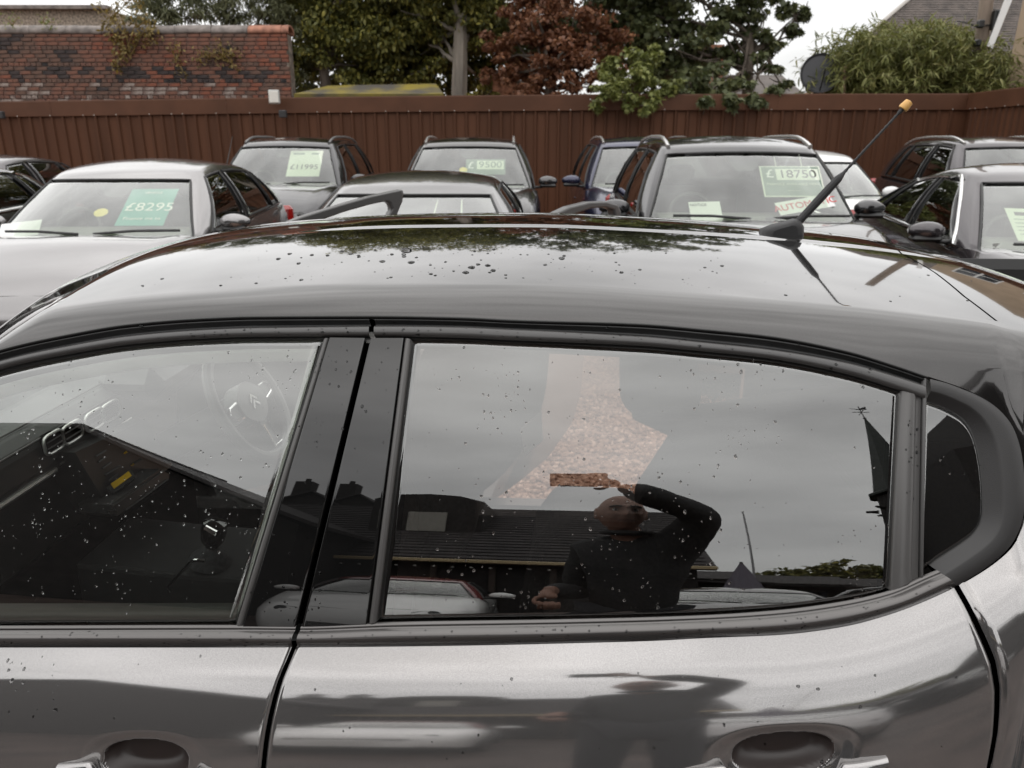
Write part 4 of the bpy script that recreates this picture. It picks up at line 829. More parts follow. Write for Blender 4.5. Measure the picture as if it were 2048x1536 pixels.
# loose stones where the open doors let one see the ground
ico = bmesh.new(); bmesh.ops.create_icosphere(ico, subdivisions=1, radius=1); iv = np.array([v.co[:] for v in ico.verts]); ifc = np.array([[v.index for v in f.verts] for f in ico.faces]); ico.free()
n = 5200; c = np.stack([RNG.uniform(-.9, 1.5, n), RNG.uniform(2.7, 5.2, n), np.full(n, .004)], -1); sc = RNG.uniform(.008, .019, (n, 1, 1))*RNG.uniform(.6, 1.2, (n, 1, 3)); V = (iv[None]*sc*(1+.18*RNG.standard_normal((n, 12, 1)))+c[:, None]).reshape(-1, 3); F = (ifc[None]+12*np.arange(n)[:, None, None]).reshape(-1, 3)
def stones_mat():
    m = bpy.data.materials.new('stones'); m.use_nodes = True; t = m.node_tree; b = t.nodes['Principled BSDF']; g = t.nodes.new('ShaderNodeNewGeometry'); r = t.nodes.new('ShaderNodeValToRGB'); t.links.new(g.outputs['Random Per Island'], r.inputs[0])
    e = r.color_ramp.elements; e[0].color = (.16, .075, .05, 1); e[1].color = (.62, .45, .36, 1); q = e.new(.5); q.color = (.34, .20, .14, 1); t.links.new(r.outputs[0], b.inputs['Base Color']); b.inputs['Roughness'].default_value = .5; return m
tag(put('loose_gravel', V, F.tolist(), stones_mat()), 'pinkish brown loose gravel on the yard ground', kind='stuff', cat='gravel')
# ---- fence ----
M_FENCE = mat('brown_sheet', (.090, .039, .021), .6, var=.24, vscale=1.6, stretch=(1, 1, .12), spec=.2, bump=.25, bscale=2.5); M_FENCE2 = mat('brown_capping', (.096, .042, .023), .55, var=.12, vscale=2.0, spec=.25)
FA, FB, FC = np.array([-15.2, 15.5]), np.array([8.05, 14.4]), np.array([7.45, 9.5])
ftop = lambda x: np.interp(x, [-15, -9.5, -4, 1, 8], [2.33, 2.385, 2.45, 2.485, 2.485])
def fence(A, B, label, topf):
    root = thing('metal_fence', label, 'fence', (*A, 0)); d = (B-A); L = np.linalg.norm(d); d = d/L; nrm = np.array([d[1], -d[0]]); nrm = nrm if nrm@(-(A+B)/2) > 0 else -nrm; ang = math.atan2(d[1], d[0])
    z_ = lambda s: float(topf((A+d*s)[0])); loc = Vector((*A, 0))
    def pt(s, o, z): p = A+d*s+nrm*o; return np.array([p[0]-A[0], p[1]-A[1], z])
    # trapezoid-profile sheets 1 m wide
    k = int(L/1.05)+1; pitch = .21; bay = []
    for i in range(k):
        xs = []; s0 = i*1.05
        for j in range(5):
            a = s0+j*pitch; xs += [(a, 0), (a+pitch-.075, 0), (a+pitch-.06, 0.0)]
        xs.append((s0+1.05, 0)); mb = MB(); top = z_(min(s0+.5, L))-.10
        Vv = [pt(min(s, L), o, .02) for s, o in xs]+[pt(min(s, L), o, top) for s, o in xs]; q = len(xs)
        mb.add(Vv, [(a, a+1, q+a+1, q+a) for a in range(q-1)]); so = mb.build('sheet', M_FENCE, root, fix=False); so.modifiers.new('t', 'SOLIDIFY').thickness = .003
    # ribs, one part each
    mbr = MB(); q = [(-.034, -.001), (-.017, .034), (.017, .034), (.034, -.001)]
    mbr.prism(np.array([[a, -b, 0] for a, b in q]), (0, 0, 1)); proto = None; nr = int(L/pitch)
    me = None
    for i in range(nr):
        s = (i+.5)*pitch; p = pt(s, .0, .02)
        if me is None: o = mbr.build('rib', M_FENCE, root); me = o.data
        else: o = bpy.data.objects.new('rib', me); COL.objects.link(o); o.parent = root
        o.location = p; o.scale = (1, 1, z_(s)-.13); o.rotation_euler = (0, 0, ang if nrm[1] < 0 and d[0] > 0 else math.atan2(-nrm[0], nrm[1])-math.pi if False else ang+ (0 if np.cross(d, nrm) < 0 else math.pi))
    # folded capping in lengths
    kk = max(1, int(L/3.0)); b = np.linspace(0, L, kk+1)
    for i in range(kk):
        s0, s1 = b[i]+.002, b[i+1]-.002; sec = [(.045, -.275), (.052, -.27), (.052, -.02), (.046, 0), (-.10, 0), (-.10, -.06)]
        P = np.array([[pt(s, o, z_(s)+h) for o, h in sec] for s in (s0, s1)]); g_ = grid('capping', P, M_FENCE2, root, ref=(-loc.x, -loc.y, 6), smooth=False); g_.modifiers.new('t', 'SOLIDIFY').thickness = .003
    mb = MB()
    for i in range(0, nr, 1):
        s = (i+.5)*pitch
        if i % 3 == 1 or i % 7 == 0: p = pt(s, .053, z_(s)-.262); mb.lathe([(.012, 0), (.010, .006), (.004, .008)], p, (*nrm, 0), 8)
    mb.build('rivets', mat('rivet', (.45, .40, .36), .35, .6), root)['kind'] = 'stuff'
    for s in np.arange(1.5, L, 3.0): mb = MB(); mb.box(pt(s, -.09, 1.1), (.08, .08, 2.2)); mb.build('post', M_FENCE, root)
    return root
fence(FA, FB, 'long brown ribbed metal fence running behind the rear row of cars', ftop)
fence(FC, FB, 'short brown ribbed metal fence returning from the corner at the right', ftop)
# floodlight and boxes on the fence
def fl(px, py): return at_y(px, py, 14.75)
p = fl(549, 194); e = thing('floodlight', 'pale floodlight fixed on the fence capping below the brick wall', 'lamp', p)
mb = MB(); mb.box((0, -.02, 0), (.20, .05, .24), bev=.015); mb.build('lamp_housing', mat('lamp_grey', (.42, .42, .40), .4, .3), e, smooth=True); mb = MB(); mb.box((0, -.05, .0), (.165, .012, .19), bev=.004); mb.build('lamp_glass', mat('lamp_face', (.80, .78, .72), .15, 0, .6), e)
mb = MB(); mb.box((0, .06, -.09), (.04, .14, .03)); mb.build('bracket', M_RUBBER, e)
for (x, y, lab) in [(566, 228, 'small dark junction box on the fence under the floodlight'), (1, 230, 'small dark box on the fence at the left edge'), (1472, 226, 'small dark box on the fence under the overhanging leaves')]:
    e = thing('junction_box', lab, 'box', at_y(x, y, 14.72 if x > 300 else 15.0)); mb = MB(); mb.box((0, 0, 0), (.13, .10, .13), bev=.012); mb.build('housing', mat('box_grey', (.03, .03, .032), .5), e, smooth=True); mb = MB(); mb.box((0, -.052, .0), (.11, .012, .11), bev=.004); mb.build('cover', mat('box_grey', (.03, .03, .032), .5), e)
# ---- old brick wall ----
WY = 16.6
wl, wr_ = at_y(-160, 60, WY), at_y(572, 60, WY); wt = at_y(300, 66, WY)[2]; H0 = 1.9
WALL = thing('brick_wall', 'old weathered red brick wall with round coping above the fence', 'wall', (wl[0], WY, 0)); wx0, wx1 = wl[0], wr_[0]; wlen = wx1-wx0
mb = MB(); mb.prism([(0, .012, 0), (wlen-.02, .012, 0), (wlen-.02, .012, wt-.01), (0, .012, wt-.01)], (0, .42, 0)); mb.build('mortar_core', mat('lime_mortar', (.20, .165, .14), .95, var=.5, vscale=5), WALL)
def brickmat(nm, a, b, vs=9.): return mat(nm, a, .9, col2=b, vscale=vs, bump=.5, bscale=35)
BM = [brickmat('brick_red', (.20, .092, .062), (.12, .064, .05)), brickmat('brick_brown', (.15, .085, .062), (.085, .055, .045)), brickmat('brick_soot', (.06, .045, .043), (.022, .02, .021)), brickmat('brick_pale', (.34, .28, .245), (.14, .085, .07), 14.), brickmat('brick_orange', (.24, .085, .05), (.14, .058, .042))]
ch, bl = .0765, .232; bricks = []; rows_ = int((wt-H0)/ch)
for r in range(rows_):
    z = wt-.004-(r+.5)*ch; x = -RNG.uniform(0, .2); hdr = (r % 4 == 3)
    while x < wlen:
        l = (.112 if hdr else bl)*RNG.uniform(.95, 1.05); xa, xb_ = max(x, 0), min(x+l-.011, wlen)
        flare = max(0, (1.0-(wt-z-ch)) if False else 0)
        if xb_-xa > .04: bricks.append((xa, xb_, z, r))
        x += l
# stepped foot at the right end
for r in range(rows_-3, rows_):
    z = wt-.004-(r+.5)*ch; bricks.append((wlen+.002, wlen+.07*(r-rows_+4), z, r))
def soot(x, z):
    return math.sin(x*1.7+z*3.1)+.8*math.sin(x*4.3-z*5.)+.7*math.sin(x*.7+1.3)
score = [(b, at_y(0, 0, WY)) for b in bricks]
vis = [b for b in bricks if proj(np.array([wx0+(b[0]+b[1])/2, WY, b[2]]))[0] > -5 and proj(np.array([wx0, WY, b[2]]))[1] < 200]
vis.sort(key=lambda b: -(b[1]-b[0])); big = set(vis[:300]); rest = [MB() for _ in BM]
meshes = {}
for b in bricks:
    xa, xb_, z, r = b; depth_t = (wt-z)/1.3; s = soot(xa, z)+RNG.normal(0, .7); x = xa
    u_ = RNG.random(); patch = math.sin(x*2.3+1.1)*math.sin(x*.9+2.)+.5*math.sin(x*5.1+z*9)
    if x > wlen-.9 and u_ < .45: k = 4
    elif .48 < depth_t < .68 and x > 1.6 and u_ < .15+.45*(patch > .1): k = 2
    elif .68 < depth_t < .86 and u_ < .15+.35*(patch > .1): k = 3
    elif depth_t > .86 and u_ < .30: k = 3
    elif s > 1.9: k = 2
    elif s < -1.9: k = 4
    elif s < .3: k = 0
    else: k = 1
    mb = rest[k] if b not in big else MB(); out_ = RNG.uniform(-.006, .006); mb.box(((xa+xb_)/2 if b not in big else 0, .03-out_ if b not in big else 0, z+RNG.uniform(-.002, .002) if b not in big else 0), (xb_-xa, .09, ch-.012), bev=.006)
    if b in big:
        key = (k, round((xb_-xa)/.012)); me = meshes.get(key)
        if me is None: o = mb.build('brick', BM[k], WALL); meshes[key] = o.data
        else: o = bpy.data.objects.new('brick', me); COL.objects.link(o); o.parent = WALL
        o.location = ((xa+xb_)/2, .03-out_, z+RNG.uniform(-.002, .002)); o.rotation_euler = (RNG.normal(0, .006), RNG.normal(0, .006), RNG.normal(0, .01))
for k, mb in enumerate(rest):
    if mb.v: mb.build('small_bricks', BM[k], WALL)['kind'] = 'stuff'
x = 0; cm = [mat('coping_grey', (.20, .175, .16), .85, var=.35, vscale=6, bump=.4, bscale=30), mat('coping_red', (.32, .15, .10), .85, var=.3, vscale=8)]
while x < wlen+.04:
    l = .72 if x < wlen-1.1 else .66; l = min(l, wlen+.05-x); a = np.linspace(-.35, math.pi+.35, 13); tilt = RNG.normal(0, .012)
    P = np.array([[[xx, .20-.235*math.cos(t), wt+.03+.135*math.sin(t)+tilt*(xx-x)] for t in a] for xx in (x+.004, x+.03, x+l-.03, x+l-.004)])
    P[0, :, 2] -= .006; P[-1, :, 2] -= .006; o = grid('coping_tile', P, cm[1] if x > wlen-.9 else cm[0], WALL, ref=(2, -14, 5)); o.modifiers.new('t', 'SOLIDIFY').thickness = .05; x += l
# ---------- leaves ----------
def leaf_mat(nm, cols, rough=.55, trans=.25):
    m = bpy.data.materials.new(nm); m.use_nodes = True; t = m.node_tree; b = t.nodes['Principled BSDF']; g = t.nodes.new('ShaderNodeNewGeometry'); r = t.nodes.new('ShaderNodeValToRGB'); t.links.new(g.outputs['Random Per Island'], r.inputs[0])
    e = r.color_ramp.elements; e[0].color = (*cols[0], 1); e[1].color = (*cols[-1], 1)
    for i, c in enumerate(cols[1:-1]): q = e.new((i+1)/(len(cols)-1)); q.color = (*c, 1)
    t.links.new(r.outputs[0], b.inputs['Base Color']); b.inputs['Roughness'].default_value = rough
    tl = t.nodes.new('ShaderNodeBsdfTranslucent'); t.links.new(r.outputs[0], tl.inputs[0]); mx_ = t.nodes.new('ShaderNodeMixShader'); mx_.inputs[0].default_value = trans; o = t.nodes['Material Output']
    t.links.new(b.outputs[0], mx_.inputs[1]); t.links.new(tl.outputs[0], mx_.inputs[2]); t.links.new(mx_.outputs[0], o.inputs[0]); return m
LEAF = {'oval': np.array([(0, 0), (.28, .35), (.22, .75), (0, 1.05), (-.22, .75), (-.28, .35)]), 'lance': np.array([(0, 0), (.10, .35), (.085, .75), (0, 1.25), (-.085, .75), (-.10, .35)]),
        'maple': np.array([(0, 0), (.45, .12), (.30, .42), (.48, .80), (.14, .62), (0, 1.1), (-.14, .62), (-.48, .80), (-.30, .42), (-.45, .12)])}
def leaves(name, pos, size, m, parent, shape='oval', droop=.5, dirs=None, kind=None):
    pos = np.asarray(pos); n = len(pos); T = LEAF[shape]; k = len(T)
    if dirs is None:
        th = RNG.uniform(0, 2*math.pi, n); el = RNG.normal(-droop, .45, n); dirs = np.stack([np.cos(th)*np.cos(el), np.sin(th)*np.cos(el), np.sin(el)], -1)
    d = dirs/np.linalg.norm(dirs, axis=1, keepdims=True); nn = RNG.normal(0, .55, (n, 3))+np.array([0, 0, 1.0]); nn -= d*(nn*d).sum(1, keepdims=True); nn /= np.linalg.norm(nn, axis=1, keepdims=True); s = np.cross(d, nn)
    sz = size*RNG.uniform(.65, 1.3, n)[:, None, None]; V = pos[:, None]+sz*(s[:, None]*T[None, :, 0:1]+d[:, None]*T[None, :, 1:2]-nn[:, None]*(.25*T[None, :, 1:2]**2)); F = (np.arange(k)[None]+k*np.arange(n)[:, None]).tolist()
    o = put(name, V.reshape(-1, 3), F, m, parent, smooth=False)
    if kind: o['kind'] = kind
    return o
def blob(c, r, n, hollow=.45, flat=1.0):
    v = RNG.standard_normal((n, 3)); v /= np.linalg.norm(v, axis=1, keepdims=True); q = hollow+(1-hollow)*RNG.random((n, 1))**.6
    return np.asarray(c)+v*q*np.array([r, r*.9, r*flat])
def crown_pts(cl, per, sub=9, spread=.75, jit=.38):
    """clumps of clumps: big masses carry small leafy sprays with gaps between"""
    out = []
    for c, r in cl:
        k = max(3, int(sub*(r/1.0)**2)); cc = blob(c, r*spread, k, .35, .85)
        for q in cc: out.append(blob(q, r*jit*RNG.uniform(.6, 1.2), int(per*RNG.uniform(.6, 1.3)), .1, .55))
    return np.vstack(out)
BARK = mat('bark', (.13, .105, .085), .9, var=.35, vscale=5, bump=.6, bscale=14, stretch=(1, 1, .3)); BARKP = mat('pale_bark', (.25, .22, .185), .9, var=.3, vscale=4, bump=.5, bscale=12, stretch=(1, 1, .25))
def limb(mb, a, b, r0, r1, wig=.08, n=7):
    a, b = np.array(a, float), np.array(b, float); t = np.linspace(0, 1, n)[:, None]; L = np.linalg.norm(b-a); w = RNG.normal(0, wig*L*.25, (n, 3))*np.sin(math.pi*t); P = a+(b-a)*t+w; mb.tube(P, np.linspace(r0, r1, n), 7); return P
def tree(name, label, cat, Y, base_px, clumps, per, leaf, m, shape, trunk_r=.14, bark=BARK, group=None, sub=9, jit=.38, twigs=0, spread=.75, top=None, droop=.5, limbr=.3, by=0.):
    b = at_y(base_px[0], base_px[1], Y); root = thing(name, label, cat, (b[0], Y, 0), 0, group); O = np.array([b[0], Y, 0]); cl = [(at_y(x, y, Y+dy)-O, r) for x, y, dy, r in clumps]
    if trunk_r:
        mb = MB(); cs = np.array([c for c, _ in cl]); tp = np.array(top) if top is not None else np.array([0, by, cs[:, 2].mean()]); limb(mb, (0, by, 0), tp, trunk_r*1.25, trunk_r*.7, .03, 9)
        for c, r in cl: limb(mb, tp*RNG.uniform(.75, 1.0), c, trunk_r*limbr, .012, .12)
        for i in range(twigs):
            c, r = cl[RNG.integers(len(cl))]; limb(mb, c, blob(c, r*1.05, 1, .8)[0], .02, .005, .1, 5)
        mb.build('trunk', bark, root, smooth=True)
    leaves('crown', crown_pts(cl, per, sub, spread, jit), leaf, m, root, shape, droop); return root
G1 = leaf_mat('hornbeam_leaf', [(0.062, 0.070, 0.020), (0.116, 0.121, 0.029), (0.217, 0.205, 0.046), (0.073, 0.084, 0.025), (0.384, 0.338, 0.073)]); G2 = leaf_mat('sycamore_leaf', [(0.051, 0.065, 0.028), (0.103, 0.118, 0.043), (0.069, 0.086, 0.031), (0.170, 0.176, 0.070)])
G3 = leaf_mat('shrub_leaf', [(0.131, 0.155, 0.038), (0.220, 0.239, 0.061), (0.100, 0.120, 0.031), (0.286, 0.289, 0.086)]); G4 = leaf_mat('maple_leaf', [(0.122, 0.049, 0.025), (0.215, 0.089, 0.043), (0.165, 0.066, 0.033), (0.288, 0.133, 0.059)])
G5 = leaf_mat('bamboo_leaf', [(0.106, 0.122, 0.031), (0.198, 0.209, 0.057), (0.138, 0.151, 0.040), (0.305, 0.288, 0.107)]); G6 = leaf_mat('yellow_leaf', [(0.195, 0.172, 0.034), (0.293, 0.241, 0.046), (0.134, 0.138, 0.034)]); G7 = leaf_mat('dry_leaf', [(0.171, 0.127, 0.034), (0.268, 0.196, 0.057), (0.122, 0.098, 0.034), (0.317, 0.218, 0.046)])
G8 = leaf_mat('grey_green_leaf', [(0.111, 0.120, 0.060), (0.175, 0.180, 0.090), (0.080, 0.090, 0.042)])
def mass(x0, x1, y0, y1, n, r0, r1, dy=.6):
    return [(RNG.uniform(x0, x1), RNG.uniform(y0, y1), RNG.uniform(-dy, dy), RNG.uniform(r0, r1)) for _ in range(n)]
tree('hornbeam_tree', 'dark dense green tree rising directly right of the brick wall', 'tree', 18.6, (655, 200), [(620, 60, 0, 1.1), (690, -10, .4, 1.3), (650, 140, 0, .9), (740, 90, .3, 1.1), (600, -40, .6, 1.0), (720, 165, .3, .8), (640, -120, 0, 1.6), (760, -150, 0, 1.6), (610, 130, .2, .7), (690, 60, .2, 1.0), (760, 20, .3, 1.1), (600, 10, .3, .9), (780, 150, .3, .8), (680, 110, .2, .9), (730, 130, .3, .8)], 85, .105, G1, 'oval', sub=16, jit=.34, spread=.9)
tree('hornbeam_tree', 'dark green tree above the mossy shed with a pale bare trunk', 'tree', 18.3, (922, 200), [(800, 20, 0, 1.2), (870, 50, .3, 1.0), (900, -20, .2, 1.2), (950, 40, .5, .9), (840, 110, .7, .8), (965, 110, 1.0, .8), (960, -60, .3, 1.3), (860, -150, 0, 1.7), (890, 90, .9, .8), (990, 10, .9, .9), (820, 150, .8, .8), (940, 20, .4, .8), (830, 70, .4, .9), (880, 150, 1.2, .7), (960, 160, 1.3, .6)], 85, .105, G1, 'oval', trunk_r=.20, bark=BARKP, top=(.02, 0, 4.3), sub=16, jit=.34, spread=.9)
tree('hornbeam_tree', 'darkest green tree filling the gap far behind the pale trunk', 'tree', 20.5, (860, 200), mass(585, 1010, -20, 185, 32, .9, 1.3, .5)+mass(590, 640, 120, 185, 4, .6, .8, .3)+mass(560, 1010, -260, -60, 14, 1.1, 1.5, .5), 60, .14, G1, 'oval', sub=9, jit=.42, spread=.9)
tree('maple_tree', 'russet red leaved maple hanging over the fence top', 'tree', 16.6, (1100, 200), [(1060, 30, 0, .9), (1040, 110, -.1, .7), (1130, 90, -.2, .9), (1090, 160, -.5, .6), (1190, 110, 0, .7), (1150, 170, -.8, .5), (1020, 60, 0, .55), (1060, -60, .2, 1.0), (1190, 60, .4, .8), (1005, 110, -.1, .4), (1080, 70, .3, .8), (1120, 140, .1, .7), (1010, 150, 0, .5), (1060, 150, -.2, .6), (1120, 185, -.3, .5), (1180, 175, -.2, .5), (1025, 185, 0, .4), (990, 150, .2, .35), (1150, 20, .3, .9), (1200, 160, .2, .5), (1060, 180, .2, .45)], 120, .075, G4, 'maple', sub=17, jit=.34, spread=.88)
tree('sycamore_tree', 'tall open crowned sycamore with branches against the sky', 'tree', 17.2, (1490, 200), [(1250, 10, .4, 1.0), (1330, 60, .2, .9), (1410, 20, .2, .95), (1470, 80, 0, .75), (1400, 120, -.3, .75), (1330, 140, .1, .7), (1515, 150, -.4, .5), (1530, 30, 0, .55), (1480, 170, -.6, .45), (1430, 185, -1.0, .42), (1230, 80, .5, .8), (1590, 35, 0, .28), (1350, -70, 0, 1.3), (1500, -60, 0, 1.0), (1250, -110, 0, 1.2), (1290, 100, .4, .8), (1370, 90, .3, .8), (1300, 30, .4, .9), (1440, 130, .2, .6), (1480, 20, .2, .7), (1550, 80, 0, .4), (1540, 120, .1, .35), (1500, 60, .3, .6), (1610, 20, 0, .2), (1590, 70, .1, .22), (1560, 165, 0, .3)], 60, .12, G2, 'maple', trunk_r=.13, sub=14, jit=.36, twigs=60, spread=.9, droop=.6)
tree('sycamore_tree', 'shaded green tree behind the red maple and the light shrub', 'tree', 19.5, (1270, 200), mass(1010, 1400, -20, 180, 20, .7, 1.1, .4)+mass(1000, 1480, -240, -60, 14, 1.0, 1.4, .4), 60, .14, G2, 'maple', sub=8, jit=.42, spread=.9)
tree('shrub', 'light green shrub leaning over the fence below the sycamore', 'shrub', 14.5, (1250, 190), [(1260, 145, .3, .55), (1215, 180, 0, .40), (1305, 185, .1, .40), (1250, 200, -.2, .33), (1290, 120, .4, .42), (1335, 165, .3, .38), (1225, 130, .5, .40), (1200, 205, -.1, .22), (1290, 212, -.2, .22)], 85, .085, G3, 'maple', trunk_r=.03, sub=40, jit=.34, by=.9)
tree('shrub', 'dark leafy spray hanging over the fence above the 18750 car', 'shrub', 14.5, (1430, 190), [(1420, 172, .3, .42), (1450, 200, -.1, .30), (1380, 165, .3, .40), (1490, 178, .1, .36), (1545, 180, .2, .24), (1410, 212, -.15, .2), (1350, 190, .2, .3), (1520, 195, 0, .2)], 60, .11, G2, 'maple', trunk_r=.02, sub=34, jit=.4, by=.9)
tree('shrub', 'small bright yellow shrub between the pale trunk and the red maple', 'shrub', 17.0, (965, 190), [(962, 165, 0, .28), (985, 180, 0, .2), (950, 185, 0, .2)], 70, .06, G6, 'oval', trunk_r=.03, sub=40)
tree('shrub', 'pale grey green leafy shrub behind the brick wall top', 'shrub', 18.0, (420, 30), [(330, 10, 0, .6), (400, 20, .1, .6), (470, 10, 0, .6), (540, 20, 0, .6), (300, -20, .3, .6), (380, -40, .3, .8), (460, -40, .3, .8), (540, -40, .2, .8), (575, 40, .2, .5), (350, 35, 0, .4), (440, 35, 0, .4), (520, 40, 0, .4), (280, 20, .1, .4), (590, 120, .6, .5), (600, 165, .7, .4)], 75, .12, G8, 'lance', trunk_r=.03, sub=34)
# bamboo-like willow shrub: arching stems with narrow leaves
def arching(label, Y, px0, px1, tops, n, m):
    b = at_y((px0+px1)/2, 190, Y); root = thing('willow_shrub', label, 'shrub', (b[0], Y, 0)); O = np.array([b[0], Y, 0]); mb = MB(); pos = []; dr = []
    for i in range(n):
        f = RNG.random(); x = px0+(px1-px0)*f; ty = np.interp(x, [a for a, _ in tops], [c for _, c in tops]); fr = RNG.uniform(.0, 1)**.8; ty = ty+(195-ty)*fr*.92
        p1 = at_y(x, ty, Y+RNG.uniform(-.8, .8))-O; p0 = np.array([p1[0]*.55+RNG.normal(0, .2), p1[1]*.4+.2, max(.3, p1[2]-RNG.uniform(.9, 1.6))]); lean = np.array([RNG.normal(0, .35), RNG.normal(-.15, .3), 0]); t = np.linspace(0, 1, 12)[:, None]
        P = p0*(1-t)**2+2*t*(1-t)*(p1+np.array([0, 0, .25]))+t*t*(p1+lean+np.array([0, 0, -.06])); mb.tube(P, np.linspace(.008, .003, 12), 4)
        for q, dd in zip(P[3:], np.gradient(P, axis=0)[3:]):
            for _ in range(5): pos.append(q+RNG.normal(0, .03, 3)); dr.append(dd/np.linalg.norm(dd)*.7+RNG.normal(0, .75, 3)+np.array([0, 0, -.12]))
    mb.build('stems', mat('green_stem', (.12, .10, .04), .7), root); leaves('foliage', np.array(pos), .135, m, root, 'lance', dirs=np.array(dr)); return root
arching('wide arching willow shrub with narrow leaves above the fence corner', 16.0, 1655, 2040, [(1655, 85), (1700, 65), (1760, 50), (1850, 35), (1920, 55), (1960, 80), (2000, 110), (2040, 145)], 640, G5)
# self-sown plants rooted in the wall
def wallplant(label, stems, m, leaf, n):
    p = at_y(*stems[0][0], WY-.05); root = thing('wall_plant', label, 'plant', p); mb = MB(); pos = []
    for pts in stems:
        q = np.array([at_y(x, y, WY-.06-.12*i/len(pts)) for i, (x, y) in enumerate(pts)])-p; c = smooth_line(q, 14); mb.tube(c, np.linspace(.012, .004, 14), 5)
        k = RNG.integers(3, 14, n); pos.append(c[k]+RNG.normal(0, .07, (n, 3)))
    mb.build('stems', mat('dry_stem', (.24, .17, .06), .8), root); leaves('foliage', np.vstack(pos), leaf, m, root, 'oval'); return root
wallplant('tall yellowing plant growing out of the brick wall across its coping', [[(262, 118), (250, 60), (235, 20)], [(262, 118), (240, 85), (215, 50)], [(258, 90), (270, 50), (285, 10)], [(255, 100), (235, 120), (228, 135)], [(250, 70), (215, 30), (190, 10)], [(262, 110), (290, 60), (305, 70)], [(240, 60), (230, 20), (250, -10)], [(262, 118), (245, 95), (225, 70)], [(280, 50), (300, 40), (295, 80)], [(230, 30), (255, 5), (275, -15)]], G7, .07, 75)
wallplant('small yellow green tuft growing from the brick wall face', [[(352, 125), (345, 100), (335, 85)], [(352, 125), (358, 105), (350, 90)], [(355, 128), (362, 135), (366, 145)]], G7, .055, 30)
wallplant('low brown tuft growing near the red end of the brick wall', [[(440, 118), (415, 110), (395, 118)], [(440, 118), (460, 100), (480, 105)], [(440, 118), (420, 105), (400, 102)], [(440, 118), (450, 100), (468, 112)], [(440, 118), (438, 95), (432, 85)], [(445, 120), (462, 125), (470, 135)]], G7, .06, 44)
wallplant('green weeds on the coping at the left end of the brick wall', [[(25, 50), (30, 42), (36, 36)], [(25, 50), (18, 42), (12, 38)], [(90, 48), (86, 40), (92, 34)], [(90, 48), (98, 45), (110, 44)]], G3, .05, 26)
# ---- roofs and houses beyond ----
def slab(name, pts, m, thick, parent): mb = MB(); mb.prism(np.array(pts), thick); return mb.build(name, m, parent)
M_SLATE = mat('slate', (.080, .064, .055), .7, var=.35, vscale=3.5, bump=.5, bscale=20); M_RENDER = mat('tan_render', (.40, .31, .22), .9, var=.12, vscale=1.5); M_MOSS = mat('mossy_felt', (.30, .235, .035), .95, col2=(.10, .09, .075), vscale=1.6)
def slates(par, A, U, Vd, nu, nv, m, parent=True):
    """courses of slates laid on a roof plane: A corner at eaves, U along eaves, Vd up the slope"""
    A, U, Vd = (np.array(x, float) for x in (A, U, Vd)); nn = np.cross(U, Vd); nn /= np.linalg.norm(nn); nn = nn if nn[2] > 0 else -nn; mb = MB()
    for j in range(nv):
        for i in range(nu):
            o = (.5 if j % 2 else 0); a0, a1 = (i+o)/nu+.0006, min((i+1+o)/nu, 1)-.0006
            if a1 <= a0: continue
            b0, b1 = j/nv, (j+1.15)/nv; lf = .012+RNG.uniform(0, .008); P = [A+U*a0+Vd*b0+nn*lf, A+U*a1+Vd*b0+nn*lf, A+U*a1+Vd*b1+nn*.002, A+U*a0+Vd*b1+nn*.002]; mb.add(P+[p-nn*.01 for p in P[:2]], [(0, 1, 2, 3), (4, 5, 1, 0)])
    o = mb.build('slates', m, par, fix=False); o['kind'] = 'stuff'; return o
# house with the big slate roof
Yh = 24.0; a = at_y(1640, 130, Yh); b = at_y(1815, -4, Yh+1.0); c = at_y(2120, 165, Yh); d = at_y(2120, -160, Yh+6)
hs = thing('slate_house', 'house with a large grey slate roof behind the willow shrub', 'house', (a[0], Yh, 0)); O = np.array([a[0], Yh, 0])
e0 = np.array([a[0]-.3, Yh, a[2]-.6]); e1 = np.array([a[0]+9, Yh, a[2]-.6]); r0 = at_y(1880, -52, Yh+4.5); r1 = np.array([a[0]+9, Yh+4.5, r0[2]])
slab('roof', [e0-O, e1-O, r1-O, r0-O], M_SLATE, (0, .04, -.14), hs); slates(hs, e0-O+np.array([.05, 0, .01]), (e1-e0)*.62, (r0-e0), 44, 46, M_SLATE)
mb = MB(); mb.tube([e0-O+np.array([-.03, -.02, .02]), r0-O+np.array([-.03, -.02, .02])], .06, 6); mb.build('verge', mat('pale_mortar', (.45, .43, .40), .9), hs)
mb = MB(); mb.prism(np.array([(0, .3, 0), (9, .3, 0), (9, .3, e0[2]-.1), (0, .3, e0[2]-.1)]), (0, 5, 0)); mb.build('wall', M_RENDER, hs)
